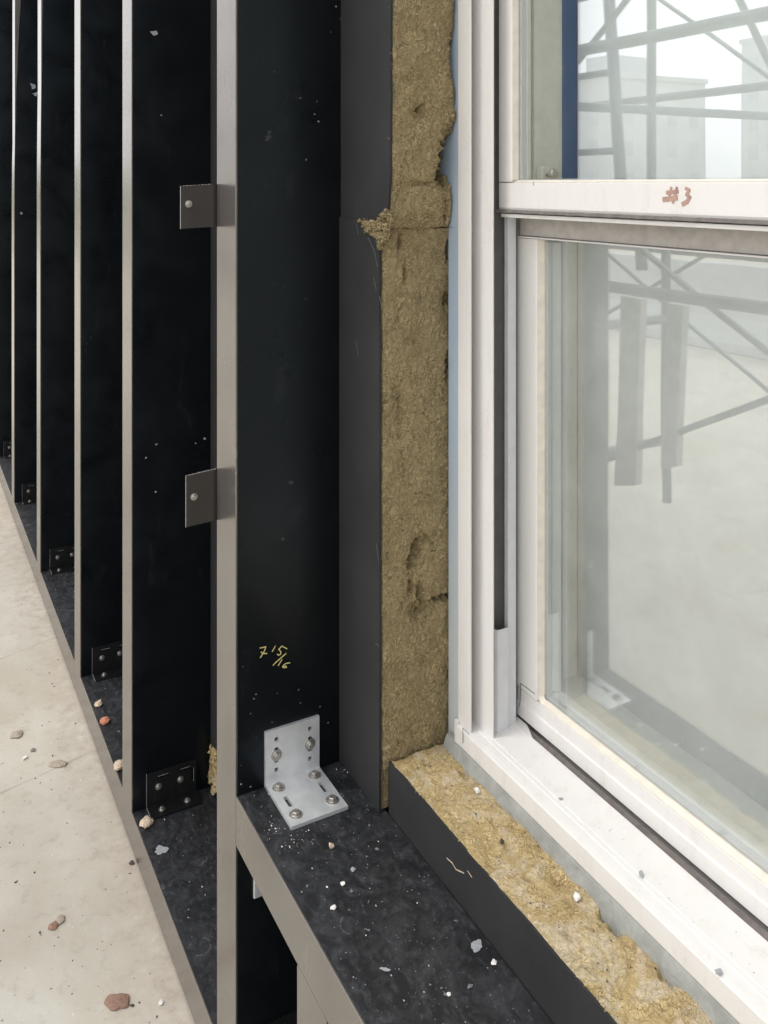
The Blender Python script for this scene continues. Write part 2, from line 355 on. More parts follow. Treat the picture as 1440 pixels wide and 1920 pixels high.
# ------------------------------------------------------------------ mineral wool
def pit(p, c, r, d):
    q = Vector(((p[0] - c[0]) / r[0], (p[1] - c[1]) / r[1])); l = q.length
    l *= 1 + .45 * noise.noise(Vector((p[0] * 130, p[1] * 130, d * 90)))
    return -d / (1 + l ** 5) if l < 4 else 0.0
def wool_sheet(b, o, eu, ev, nn, Lu, Lv, res, pits, skirt, seed, amp=1.0, edge=.0018, zs=1.0, taper=None):
    nu = max(2, int(Lu / res)); nv = max(2, int(Lv / res))
    o = Vector(o); eu = Vector(eu); ev = Vector(ev); nn = Vector(nn); vs = []; fs = []
    for j in range(nv + 1):
        for i in range(nu + 1):
            a = Lu * i / nu; c = Lv * j / nv
            q = Vector((a, c * zs, seed))
            wv = noise.noise_vector(q * 26) * .012
            qq = q + wv
            h = .0044 * fbm(q * 20, 3) + .0022 * (abs(noise.noise(Vector((qq.x, qq.y * .6, qq.z)) * 80)) - .25) + .0012 * noise.noise(qq * 190) + .0007 * noise.noise(qq * 420)
            h *= amp
            if taper: h += taper(c)
            for (pc, pr, pd) in pits:
                l = pit((a, c), pc, pr, pd)
                if l < -.0003: h += l * (1 + .55 * fbm(qq * 130, 2))
            ea = 0.0; ec = 0.0
            if i == 0 or i == nu: ea = edge * fbm((c * 40, seed * 3 + i, 1), 3)
            if j == 0 or j == nv: ec = edge * fbm((a * 40, seed * 5 + j, 2), 3)
            e = min(i, nu - i) * res
            if e < .006: h -= .0022 * (1 - e / .006) ** 2
            vs.append(o + eu * (a + ea) + ev * (c + ec) + nn * h)
    W = nu + 1
    for j in range(nv):
        for i in range(nu): a = j * W + i; fs.append((a, a + 1, a + W + 1, a + W))
    ring = [i for i in range(W)] + [j * W + nu for j in range(1, nv + 1)] + [nv * W + i for i in range(nu - 1, -1, -1)] + [j * W for j in range(nv - 1, 0, -1)]
    base = len(vs)
    for k in ring: vs.append(vs[k] - nn * skirt)
    for k in range(len(ring)):
        k2 = (k + 1) % len(ring); fs.append((ring[k], base + k, base + k2, ring[k2]))
    b.add(vs, fs); return b
def fibres(b, pts, nrm, n, ln, wd, rnd):
    nrm = Vector(nrm); u = nrm.orthogonal().normalized(); w_ = nrm.cross(u)
    for _ in range(n):
        p = Vector(rnd.choice(pts)) + nrm * rnd.uniform(-.0002, .0008)
        an = rnd.uniform(0, 6.28); cur = rnd.uniform(-1.5, 1.5); l = rnd.uniform(.5, 1) * ln; k = 4; vs = []
        for i in range(k + 1):
            dd = u * math.cos(an) + w_ * math.sin(an); sd_ = nrm.cross(dd); ww = wd * (1 - .6 * abs(i / k - .5))
            lift = nrm * (.0022 * math.sin(math.pi * i / k))
            vs += [p + lift - sd_ * ww + nrm * .0002, p + lift + sd_ * ww]
            p = p + dd * (l / k); an += cur / k * 1.6
        b.add(vs, [(2 * i, 2 * i + 1, 2 * i + 3, 2 * i + 2) for i in range(k)])
    return b
rnd = random.Random(5)
def facing_panel(x0, x1, y, z0, z1, right_amp=0.0, top_amp=0.0, seed=0., th=.003, top_l=None, tap=0.0):
    b = MB(); n = 180; vs = []; fs = []
    for i in range(n + 1):
        f = i / n; z = z0 + (z1 - z0) * f
        e = right_amp * fbm((seed, z * 25, 0), 3) - tap * math.exp(-(z - z0) / .045)
        zz0 = z; zz1 = z
        if i == n and top_l is not None: zz0, zz1 = top_l
        vs += [(x0, y, zz0), (x1 + e, y, zz1), (x1 + e, y + th, zz1), (x0, y + th, zz0)]
    for i in range(n):
        a = i * 4
        for k in range(4): k2 = (k + 1) % 4; fs.append((a + k, a + k2, a + 4 + k2, a + 4 + k))
    fs += [(0, 1, 2, 3), (n * 4 + 3, n * 4 + 2, n * 4 + 1, n * 4)]
    return b.add(vs, fs)

FX = -1.428                       # right side of the nearest fin
# board joint height
ZJ = CZ - .072
# lower jamb board
br = empty('insulation_board', (-1.35, WALLY, Z_UP), 'lower mineral wool board left of the window, torn at its top corner', 'insulation')
XL = -1.279
Zb0, Zb1 = CZ - .955, ZJ - .001
pits = []
def P(u, v, ru, rv, d):           # pit from photo position on the jamb face
    p = on(0, XL, u, v); pits.append(((p.y - (WALLY + .003), p.z - Zb0), (ru * 1.3, rv * 1.2), d * 1.7))
P(783, 1030, .006, .014, .014); P(772, 1056, .004, .012, .012); P(800, 1012, .008, .006, .006)
P(772, 1105, .004, .010, .010); P(788, 1112, .004, .012, .009); P(780, 1150, .008, .013, .008); P(795, 1130, .004, .018, .007)
P(832, 1122, .012, .004, .014); P(815, 1133, .010, .008, .006); P(800, 1160, .012, .012, .004)
P(752, 770, .003, .030, .004); P(758, 860, .003, .024, .003); P(745, 745, .006, .016, .003)
P(843, 470, .004, .012, .018); P(840, 565, .004, .010, .014); P(842, 690, .003, .014, .010); P(760, 510, .003, .012, .006); P(748, 455, .003, .010, .008); P(775, 640, .008, .006, .003)
b = wool_sheet(MB(), (XL, WALLY + .003, Zb0), (0, 1, 0), (0, 0, 1), (1, 0, 0), .1320, Zb1 - Zb0, .0015, pits, .05, 2.3, taper=lambda c: .007 * math.exp(-(Zb1 - Zb0 - c) / .03))
core = b.build('wool_core', M['wool'], br, smooth=True)
pts = [core.data.vertices[rnd.randrange(80 * 500)].co + OFF[br.name] for _ in range(3000)]
tag(fibres(MB(), pts, (1, 0, 0), 1500, .008, .00024, rnd).build('loose_fibre', M['fibre'], br), kind='stuff')
facing_panel(-1.4265, XL + .0005, WALLY - .004, Z_UP + .001, Zb1, .0012, 0, 1.7, .004, top_l=(CZ - .058, CZ - .066)).build('facing', M['facing'], br)
MB().box(-1.427, -1.335, WALLY + .001, .318, Z_UP + .001, Zb1 - .002).build('wool_body', M['wool'], br)
g = MB(); g.box(-1.336, XL - .004, WALLY + .001, WALLY + .016, Z_UP + .001, Zb0 + .01); g.build('wool_corner', M['wool'], br)
# upper jamb board
bu = empty('insulation_board', (-1.35, WALLY, ZJ), 'upper mineral wool board left of the window, with a fastener dimple', 'insulation')
XU = -1.247; Zu0, Zu1 = ZJ, CZ + .82
pits = []
def P2(u, v, ru, rv, d):
    p = on(0, XU, u, v); pits.append(((p.y - (WALLY + .003), p.z - Zu0), (ru, rv), d))
P2(792, 212, .012, .013, .013); P2(790, 205, .005, .005, .008); P2(800, 222, .016, .012, -.004); P2(775, 215, .01, .014, -.003)
P2(845, 300, .014, .032, .045); P2(838, 332, .012, .012, .035); P2(855, 105, .007, .020, .035); P2(850, 260, .006, .012, .016); P2(845, 400, .004, .016, .014)
P2(790, 270, .012, .010, -.004); P2(800, 320, .014, .010, -.003); P2(770, 345, .02, .006, .004); P2(800, 345, .02, .003, .006); P2(770, 150, .02, .006, .003); P2(800, 60, .003, .02, .003)
b = wool_sheet(MB(), (XU, WALLY + .003, Zu0), (0, 1, 0), (0, 0, 1), (1, 0, 0), .1190, Zu1 - Zu0, .0015, pits, .05, 7.9, 1.25, taper=lambda c: -.019 * math.exp(-c / .045))
core = b.build('wool_core', M['wool'], bu, smooth=True)
pts = [core.data.vertices[rnd.randrange(80 * 300)].co + OFF[bu.name] for _ in range(2500)]
tag(fibres(MB(), pts, (1, 0, 0), 1100, .008, .00024, rnd).build('loose_fibre', M['fibre'], bu), kind='stuff')
facing_panel(-1.4265, XU + .0008, WALLY - .001, ZJ - .004, CZ + .82, .0014, 0, 5.2, .004, tap=.019).build('facing', M['facing'], bu)
MB().box(-1.427, -1.315, WALLY + .003, .318, ZJ + .001, CZ + .82).build('wool_body', M['wool'], bu)
# torn tuft at the joint
def blob(b, c, r, seed, sub=3, amp=.45, mi=0, fr=1.3):
    bm = bmesh.new(); bmesh.ops.create_icosphere(bm, subdivisions=sub, radius=1)
    vs = []
    for v in bm.verts:
        k = 1 + amp * fbm(v.co * fr + Vector((seed, seed * .7, 0)), 4)
        vs.append((c[0] + v.co.x * r[0] * k, c[1] + v.co.y * r[1] * k, c[2] + v.co.z * r[2] * k))
    b.add(vs, [tuple(v.index for v in f.verts) for f in bm.faces], mi); bm.free(); return b
b = MB(); rt = random.Random(11)
poly = [(650, 409), (690, 415), (714, 410), (728, 388), (736, 424), (728, 446), (717, 466), (711, 462), (710, 446), (698, 437), (688, 432), (690, 424), (670, 413)]
def inside(x, y, pl):
    c = False; m = len(pl)
    for i in range(m):
        (xa, ya), (xb, yb) = pl[i], pl[i - 1]
        if (ya > y) != (yb > y) and x < (xb - xa) * (y - ya) / (yb - ya) + xa: c = not c
    return c
cnt = 0
while cnt < 75:
    u, v = rt.uniform(646, 734), rt.uniform(384, 470)
    if not inside(u, v, poly): continue
    k = .35 + .65 * min(1, (u - 646) / 60); p = on(1, WALLY - .004, u, v); cnt += 1
    blob(b, (p.x, p.y - rt.uniform(-.002, .004) * k, p.z), (rt.uniform(.004, .009) * k, .004 * k, rt.uniform(.002, .004) * k), cnt * 1.37, 3, 1.0, 0, 3.2)
tuft = tag(b.build('torn_tuft', M['wool'], br, smooth=True), kind='stuff')
pts = [v.co + OFF[br.name] for v in tuft.data.vertices]
tag(fibres(MB(), pts, (0, -1, 0), 420, .009, .00028, rnd).build('tuft_fibre', M['fibre'], br), kind='stuff')
# sill board
bs = empty('insulation_board', (-.8, .26, Z_UP), 'yellow mineral wool board with plaster dust lying below the window sill', 'insulation')
SF = .207; ZS = CZ - .937
pits = []
def P3(u, v, ru, rv, d):
    p = on(2, ZS, u, v); pits.append(((p.x + 1.272, p.y - SF), (ru, rv), d))
P3(1140, 1715, .012, .010, .014); P3(1155, 1738, .010, .008, .014); P3(1050, 1650, .012, .008, .012); P3(990, 1648, .006, .005, .008); P3(955, 1590, .008, .006, .006); P3(1068, 1755, .006, .006, .010)
P3(870, 1450, .010, .005, .008); P3(800, 1428, .010, .006, .006); P3(825, 1420, .012, .010, -.010); P3(850, 1418, .010, .012, -.008); P3(1250, 1830, .012, .008, .010); P3(930, 1540, .010, .006, .006)
b = wool_sheet(MB(), (-1.272, SF + .001, ZS), (1, 0, 0), (0, 1, 0), (0, 0, 1), .94, .1135, .0015, pits, .05, 13.3, .85, .002)
core = b.build('wool_core', M['wool_lit'], bs, smooth=True)
pts = [core.data.vertices[rnd.randrange(626 * 64)].co + OFF[bs.name] for _ in range(2500)]
tag(fibres(MB(), pts, (0, 0, 1), 1300, .007, .00026, rnd).build('loose_fibre', M['fibre'], bs), kind='stuff')
b = MB(); n = 200; vs = []; fs = []
for i in range(n + 1):
    x = -1.2715 + .94 * i / n; e = .0022 * fbm((x * 16, 2, 0), 3)
    for y, z in ((SF - .002, Z_UP - .004), (SF - .002, ZS + .0005 + e), (SF + .0015, ZS + .0005 + e), (SF + .0015, Z_UP - .004)): vs.append((x, y, z))
for i in range(n):
    for k in range(4): k2 = (k + 1) % 4; fs.append((i * 4 + k, i * 4 + k2, i * 4 + 4 + k2, i * 4 + 4 + k))
fs += [(0, 1, 2, 3), (n * 4, n * 4 + 1, n * 4 + 2, n * 4 + 3)]
b.add(vs, fs).build('facing', M['facing'], bs)
MB().box(-1.272, -.332, SF + .0025, .314, Z_UP - .02, ZS - .02).build('wool_body', M['wool_lit'], bs)
# right jamb board (beyond the frame)
bj = empty('insulation_board', (-.25, WALLY, Z_UP), 'mineral wool board on the right side of the window', 'insulation')
MB().box(-.33, -.16, WALLY + .003, .318, Z_UP + .001, CZ + .82).build('wool_body', M['wool'], bj)
MB().box(-.33, -.16, WALLY - .001, WALLY + .0025, Z_UP + .001, CZ + .82).build('facing', M['facing'], bj)
# boards between the fins
FINX = [(-1.526, -1.428, 0), (-2.268, -2.171, 0), (-2.940, -2.843, .0), (-3.785, -3.69, .008), (-4.645, -4.55, .018), (-5.45, -5.355, 0), (-6.25, -6.155, 0)]
names_gap = ['between the nearest and second fin', 'between the second and third fin', 'between the third and fourth fin', 'between the fourth and fifth fin', 'between the fifth and sixth fin', 'beyond the sixth fin at the far left']
for k in range(6):
    x0 = FINX[k + 1][1]; x1 = FINX[k][0]
    o = empty('insulation_board', ((x0 + x1) / 2, WALLY, Z_LOW), 'black faced insulation board ' + names_gap[k], 'insulation', 'insulation boards between the fins')
    MB().box(x0 + .001, x1 - .001, WALLY + .003, .32, Z_LOW + .001, 3.2).build('wool_body', M['wool'], o)
    MB().box(x0 + .001, x1 - .001, WALLY, WALLY + .0028, Z_LOW + .004, 3.2).build('facing', M['facing'], o)
    if k == 0:
        b = MB(); cnt = 0; pl = [(392, 1400), (398, 1394), (408, 1420), (410, 1492), (399, 1487), (392, 1470), (396, 1440)]
        while cnt < 60:
            u, v = rt.uniform(390, 410), rt.uniform(1394, 1492)
            if not inside(u, v, pl): continue
            cnt += 1; p = on(1, WALLY - .003, u, v); blob(b, p, (rt.uniform(.006, .012), .005, rt.uniform(.003, .007)), cnt * 1.3, 2, 1.0, 0, 3.0)
        tag(b.build('torn_tuft', M['wool_lit'], o, smooth=True), kind='stuff')
o = empty('insulation_board', (-.9, WALLY, Z_LOW), 'black faced insulation board under the window ledge', 'insulation')
MB().box(FX + .001, -.14, WALLY + .003, .32, Z_LOW + .001, Z_UP - .085).build('wool_body', M['wool'], o)
MB().box(FX + .001, -.14, WALLY, WALLY + .0028, Z_LOW + .004, Z_UP - .085).build('facing', M['facing'], o)

# ------------------------------------------------------------------ metal ledges and fins
lo = empty('metal_ledge', (-2, 0, .012), 'long low metal ledge along the pavement with a dusty black top', 'ledge')
MB().box(-7, 1.0, 0, .0035, .012, Z_LOW).build('front_face', M['taupe'], lo, bevel=.0008)
MB().box(-7, 1.0, .0036, WALLY + .006, .020, Z_LOW - .0005).build('top_plate', M['shelf'], lo)
up = empty('metal_ledge', (-.8, 0, Z_UP - .081), 'dusty black metal ledge below the window with a taupe front edge', 'ledge')
MB().box(FX + .0015, -.137, 0, .0035, Z_UP - .081, Z_UP).build('front_face', M['taupe'], up, bevel=.0008)
b = MB(); b.box(FX + .001, -.137, .0036, SF - .004, Z_UP - .006, Z_UP - .0004); b.build('top_plate', M['shelf'], up)
MB().box(FX + .001, -.137, .0036, WALLY - .002, Z_UP - .080, Z_UP - .0745).build('bottom_plate', M['black'], up)

fin_lab = ['nearest full height metal fin, with two clips and yellow writing on its black side',
           'second full height metal fin, bare black side with an angle clip at its foot',
           'third full height fin from the near end, narrow taupe edge',
           'fourth full height fin from the near end, bowed slightly back at top',
           'fifth full height fin, thin taupe line near the left edge of the photo',
           'sixth full height fin, only its black side showing at the left edge',
           'last fin beyond the left edge of the photo']
def fin(x0, x1, k, z0, z1, label, name='metal_fin', group='full height fins on the facade'):
    r = empty(name, ((x0 + x1) / 2, 0, z0), label, 'fin', group)
    def seg(ya, yb, xa, xb, mt, nm, bev):
        b = MB(); n = 24 if k else 1; vs = []; fs = []
        for i in range(n + 1):
            z = z0 + (z1 - z0) * i / n; dy = k * max(0, z - 1.45) ** 2 * 1.6
            vs += [(xa, ya + dy, z), (xb, ya + dy, z), (xb, yb, z), (xa, yb, z)]
        for i in range(n):
            a = i * 4
            for q in range(4): q2 = (q + 1) % 4; fs.append((a + q, a + q2, a + 4 + q2, a + 4 + q))
        fs += [(0, 1, 2, 3), (n * 4, n * 4 + 1, n * 4 + 2, n * 4 + 3)]
        return b.add(vs, fs).build(nm, mt, r, bevel=bev)
    seg(0.0, .0035, x0, x1, M['taupe'], 'front_face', .0007)
    seg(.0036, WALLY - .0005, x0 + .0006, x1 - .0002, M['black'], 'side_panel', 0)
    return r
fins = [fin(a, b_, k, Z_LOW + .0006, 3.3, fin_lab[i]) for i, (a, b_, k) in enumerate(FINX)]
sub = fin(-1.169, -1.071, 0, Z_LOW + .0006, Z_UP - .083, 'short fin standing under the window ledge, beside the nearest tall fin', 'short_fin', 'short fins under the window ledge')
sub2 = fin(-.64, -.542, 0, Z_LOW + .0006, Z_UP - .083, 'short fin under the middle of the window, below the frame', 'short_fin', 'short fins under the window ledge')
fr_ = fin(-.135, -.037, 0, Z_LOW + .0006, 3.3, 'full height fin on the right of the window, outside the photo')

# ------------------------------------------------------------------ screws, brackets, clips
def hexbolt(name, parent, p, n, r=.0052, washer=True, mt='steel'):
    n = Vector(n); p = Vector(p); b = MB()
    if washer: b.tube(p, p + n * .0014, r * 1.75, 20); b.tube(p + n * .0015, p + n * .0021, r * 1.35, 20, r2=r * 1.15)
    b.tube(p + n * .002, p + n * .0062, r, 6); b.tube(p + n * .0062, p + n * .0067, r * .98, 6, r2=r * .85)
    return b.build(name, M[mt], parent)
def slotted_plate(b, o, eu, ev, nn, W, H, th, holes):
    """plate W x H with real holes: holes = list of (cx, cy, rx, ry)"""
    o = Vector(o); eu = Vector(eu); ev = Vector(ev); nn = Vector(nn)
    xs = {0, W}; ys = {0, H}
    for cx, cy, rx, ry in holes: xs |= {cx - rx, cx + rx}; ys |= {cy - ry, cy + ry}
    xs = sorted(xs); ys = sorted(ys)
    def inhole(x, y):
        for h in holes:
            if abs(x - h[0]) < h[2] and abs(y - h[1]) < h[3]: return h
    def P_(x, y, z): return o + eu * x + ev * y + nn * z
    for i in range(len(xs) - 1):
        for j in range(len(ys) - 1):
            mx, my = (xs[i] + xs[i + 1]) / 2, (ys[j] + ys[j + 1]) / 2
            if inhole(mx, my): continue
            for z in (0, th):
                q = [P_(xs[i], ys[j], z), P_(xs[i + 1], ys[j], z), P_(xs[i + 1], ys[j + 1], z), P_(xs[i], ys[j + 1], z)]
                b.add(q, [(0, 1, 2, 3) if z else (3, 2, 1, 0)])
    for (x0, y0, x1, y1) in ((0, 0, W, 0), (W, 0, W, H), (W, H, 0, H), (0, H, 0, 0)):
        b.add([P_(x0, y0, 0), P_(x1, y1, 0), P_(x1, y1, th), P_(x0, y0, th)], [(0, 1, 2, 3)])
    for cx, cy, rx, ry in holes:     # corner fillets turn each rectangular cut into a rounded slot
        r = min(rx, ry); N = 14; ring = []
        for k in range(N):
            an = 2 * math.pi * (k + .5) / N; ca, sa = math.cos(an), math.sin(an)
            ring.append((cx + (rx - r) * (1 if ca > 0 else -1) + r * ca, cy + (ry - r) * (1 if sa > 0 else -1) + r * sa))
        rect = []
        for x, y in ring:
            dx, dy = x - cx, y - cy; s = max(abs(dx) / rx, abs(dy) / ry); rect.append((cx + dx / s, cy + dy / s))
        for k in range(N):
            k2 = (k + 1) % N
            for z in (0, th):
                b.add([P_(*ring[k], z), P_(*ring[k2], z), P_(*rect[k2], z), P_(*rect[k], z)], [(0, 1, 2, 3)])
            b.add([P_(*ring[k], 0), P_(*ring[k2], 0), P_(*ring[k2], th), P_(*ring[k], th)], [(0, 1, 2, 3)])
    return b
# aluminium angle on the window ledge
AL = empty('angle_bracket', (FX, .10, Z_UP), 'shiny aluminium angle bracket bolted on the window ledge against the nearest fin', 'bracket')
W_ = .100; H_ = .094; T_ = .0058; y0 = .0505; LX = .118
hv = [(.2 * W_, .18 * H_ * 1.0, .0038, .0038), (.2 * W_, .50 * H_, .0040, .0130), (.2 * W_, .80 * H_, .0038, .0038),
      (.82 * W_, .18 * H_, .0038, .0038), (.82 * W_, .50 * H_, .0040, .0130), (.82 * W_, .80 * H_, .0038, .0038)]
hv = [(a, .27 * H_ if abs(c - .18 * H_) < 1e-6 else (.54 * H_ if abs(c - .5 * H_) < 1e-6 else .82 * H_), d, e) for a, c, d, e in hv]
b = MB(); slotted_plate(b, (FX + .0004, y0, Z_UP), (0, 1, 0), (0, 0, 1), (1, 0, 0), W_, H_, T_, hv)
b.build('upright_leg', M['alu'], AL)
hh = [(.52 * LX, .18 * W_, .0135, .0038), (.48 * LX, .83 * W_, .0135, .0038)]
b = MB(); slotted_plate(b, (FX + .0004 + T_, y0, Z_UP + .0002), (1, 0, 0), (0, 1, 0), (0, 0, 1), LX - T_, W_, T_, [(a - T_, c, d, e) for a, c, d, e in hh])
b.build('flat_leg', M['alu'], AL)
MB().box(FX + .0002, FX + .0010, y0 + .010, y0 + W_ - .004, Z_UP + .012, Z_UP + H_ - .006).build('hole_shade', M['gasket'], AL)  # dark plate stands in for the shade behind the leg's holes
MB().box(FX + .02, FX + LX - .008, y0 + .006, y0 + W_ - .004, Z_UP + .0003, Z_UP + .0007).build('slot_shade', M['gasket'], AL)  # dark sheet added as painted shade inside the flat leg's slots
for yy in (.2, .82): hexbolt('bolt', AL, (FX + T_ + .0004, y0 + yy * W_, Z_UP + .54 * H_), (1, 0, 0), .0056)
for a, c in ((.20, .17), (.20, .83), (.82, .17), (.80, .83)): hexbolt('bolt', AL, (FX + a * LX, y0 + c * W_, Z_UP + T_ + .0002), (0, 0, 1), .0062)
# matching angle under the ledge
A2 = empty('angle_bracket', (FX, .08, Z_UP - .082), 'grey angle bracket hanging under the window ledge beside the nearest fin', 'bracket')
b = MB(); b.box(FX + .0005, FX + .006, .030, .120, Z_UP - .180, Z_UP - .0815); b.box(FX + .0061, FX + .09, .030, .12, Z_UP - .087, Z_UP - .0815)
b.build('bracket_plate', M['alu'], A2, bevel=.002)
for yy in (.055, .10): hexbolt('bolt', A2, (FX + .006, yy, Z_UP - .14), (1, 0, 0))
# black clips at the fin feet
def clip(X, label):
    r = empty('corner_clip', (X, .095, Z_LOW), label, 'bracket', 'black corner clips at the feet of the fins')
    Hc = .082; ya, yb = .0355, .158; t = .0032
    b = MB(); slotted_plate(b, (X + .0003, ya, Z_LOW + .0004), (0, 1, 0), (0, 0, 1), (1, 0, 0), yb - ya, Hc, t, [(.04, Hc - .016, .014, .0022), (.094, Hc - .016, .014, .0022), (.112, Hc - .035, .0022, .018)])
    b.build('upright_leg', M['clip'], r)
    MB().box(X + .0003 + t, X + .05, ya, yb, Z_LOW + .0004, Z_LOW + .0004 + t).build('flat_leg', M['clip'], r)
    # worn bright edges
    e = MB(); e.box(X + .0003, X + .0037, ya - .0006, ya - .0001, Z_LOW + .004, Z_LOW + Hc); e.box(X + .004, X + .0505, ya - .0006, ya - .0001, Z_LOW + .0004, Z_LOW + .0037)
    e.build('worn_edge', M['edge'], r)
    e = MB(); e.box(X + .0036, X + .0040, ya + .027, ya + .052, Z_LOW + Hc - .0132, Z_LOW + Hc - .0120); e.box(X + .0036, X + .0040, ya + .082, ya + .106, Z_LOW + Hc - .0132, Z_LOW + Hc - .0120); e.box(X + .0036, X + .0040, ya + .1145, ya + .1158, Z_LOW + Hc - .052, Z_LOW + Hc - .018)
    tag(e.build('slot_edge', M['edge'], r), kind='stuff')
    for yy in (.028, .082): hexbolt('bolt', r, (X + .0035, ya + yy, Z_LOW + .045), (1, 0, 0), .0046)
    for yy in (.03, .092): hexbolt('bolt', r, (X + .028, ya + yy, Z_LOW + .0036), (0, 0, 1), .0046)
    return r
M['clip'] = simple('black_clip_paint', (.010, .0105, .011), .35, 0, .3, 120)
clip(FINX[1][1], 'black slotted corner clip at the foot of the second fin, peach pebble in front')
clip(FINX[2][1], 'black corner clip at the foot of the third fin')
clip(FINX[3][1], 'black corner clip at the foot of the fourth fin')
clip(FINX[4][1], 'black corner clip at the foot of the fifth fin')
clip(FINX[5][1], 'black corner clip at the foot of the sixth fin, at the left edge')
clip(FX, 'black corner clip under the window ledge at the foot of the nearest fin')
# bronze tabs standing out of the nearest fin
def tabclip(ul, vt, vb, ur, label):
    X = FINX[0][0] - .0016
    a = on(0, X, ul, (vt + vb) / 2); za = on(0, X, ul, vt).z; zb = on(0, X, ul + 3, vb).z; h = za - zb; zc = (za + zb) / 2
    r = empty('clip_tab', (X, a.y, zc), label, 'clip', 'bronze clip tabs on the nearest fin')
    b = MB(); t = .0014; yL = a.y; yR = .012; dz = .0022
    v = [(X, yL, zb), (X, -.006, zb + dz), (X, -.006, za + dz * 1.6), (X, yL, za)]
    vv = v + [(x - t, y, z) for x, y, z in v]
    b.add(vv, [(0, 1, 2, 3), (7, 6, 5, 4)], 0); b.add(vv, [(0, 4, 5, 1), (2, 6, 7, 3), (3, 7, 4, 0)], 1)
    b.add([(X, -.006, zb + dz), (X - .004, yR, zb + dz), (X - .004, yR, za + dz * 1.6), (X, -.006, za + dz * 1.6)], [(0, 1, 2, 3)], 0)
    b.build('plate', [M['bronze'], M['edge']], r)
    # burr of bare metal along the cut edges
    e = MB(); e.box(X - t * .8, X + .0004, yL - .0007, yL - .0001, zb, za + .0003)
    rr = random.Random(int(vt))
    for i in range(9):
        y = yL + .004 + i * .0056; e.box(X - t * .7, X + .0005, y, y + rr.uniform(.002, .0045), za + dz * 1.6 * (y - yL) / (-.006 - yL) - .0001, za + dz * 1.6 * (y - yL) / (-.006 - yL) + rr.uniform(.0003, .0011))
    tag(e.build('burred_edge', M['edge'], r), kind='stuff')
    hexbolt('screw', r, (X + .0001, yL + .0135, zc + .006), (1, 0, 0), .0036)
    return r
tabclip(339, 349, 429, 400, 'upper bronze clip tab with one screw, projecting left of the nearest fin')
tabclip(349, 892, 988, 400, 'lower bronze clip tab with one screw, projecting left of the nearest fin')

# ------------------------------------------------------------------ handwriting
SK = [0]
def stroke(b, pts, wd, nrm):
    nrm = Vector(nrm); pts = [Vector(p) for p in pts]
    for i in range(len(pts) - 1):
        d = (pts[i + 1] - pts[i]).normalized(); s = nrm.cross(d) * wd; e = d * wd * .5
        SK[0] += 1; h_ = nrm * (.0002 + .00004 * (SK[0] % 9)); q = [pts[i] - s - e, pts[i + 1] - s + e, pts[i + 1] + s + e, pts[i] + s - e]
        b.add([x for x in q] + [x + h_ for x in q], [(4, 5, 6, 7), (0, 1, 5, 4), (1, 2, 6, 5), (2, 3, 7, 6), (3, 0, 4, 7)])
hw = [[(485, 360), (545, 350), (600, 335), (575, 410), (535, 480), (495, 545)], [(508, 438), (530, 455), (565, 465), (620, 463)], [(785, 320), (725, 430)],
      [(1010, 375), (905, 320)], [(900, 332), (850, 385), (888, 428), (888, 478), (850, 497), (820, 478)], [(990, 465), (880, 560), (790, 640), (740, 695)],
      [(915, 580), (840, 700)], [(1065, 645), (985, 658), (940, 690), (922, 725), (960, 738), (1002, 735), (985, 705), (940, 712)]]
b = MB()
for s in hw: stroke(b, [on(0, FX + .0003, 440 + x / 10.29, 1180 + y / 10.29) for x, y in s], .00085, (1, 0, 0))
b.build('handwriting', M['mark_y'], fins[0])

# ------------------------------------------------------------------ window
D = lambda d: CZ - d
win = empty('window', (-.78, .36, ZW0), 'white vinyl double hung window with grimy frame and #3 marked on its rail', 'window')
ZT = ZW1
# frame: jambs with lip flange, gap, second face
jl = MB(); jl.box(XA, -1.199, .3150, .3180, D(.888), ZT); jl.box(-1.236, -1.232, .3180, .40, D(.885), ZT)
jl.build('frame_lip', M['vinyl'], win, bevel=.0009)
ja = MB(); ja.box(-1.2315, -1.1645, .3345, .3372, D(.884), ZT); ja.box(-1.2315, -1.2285, .3375, .45, D(.872), ZT)
jamb = ja.build('frame_jamb', M['vinyl'], win, bevel=.0007)
MB().box(-1.2280, -1.2040, .339, .40, D(.870), ZT).build('jamb_channel', M['channel'], win)
# channel liner track (upper part of the lower sash side)
tk = MB(); tk.box(-1.1846, -1.1746, .372, .388, D(.8762), D(.052))
tk.build('sash_track', M['liner'], win, bevel=.0006)
# cut off U shaped liner piece, open at its top
zt_ = on(0, -1.180, 945, 1172).z
u_ = MB(); prof = [(-1.2030, .345), (-1.1760, .345), (-1.1700, .349), (-1.1700, .3695), (-1.1745, .3710)]
inn = [(-1.2030, .3464), (-1.1765, .3464), (-1.1715, .3496), (-1.1715, .3688), (-1.1750, .3697)]
ring = prof + inn[::-1]; u_.prism_z(ring, D(.8790), zt_)
u_.build('channel_liner', M['liner'], win)
MB().box(-1.2035, -1.1860, .390, .3985, D(.8735), ZT - .06).build('channel_back', M['channel'], win)
# right jamb and head
MB().box(-.366, XB, .315, .45, D(.884), ZT).build('frame_jamb', M['vinyl'], win, bevel=.001)
MB().box(-1.199, -.367, .3155, .45, ZT - .05, ZT - .0005).build('frame_head', M['vinyl'], win, bevel=.001)
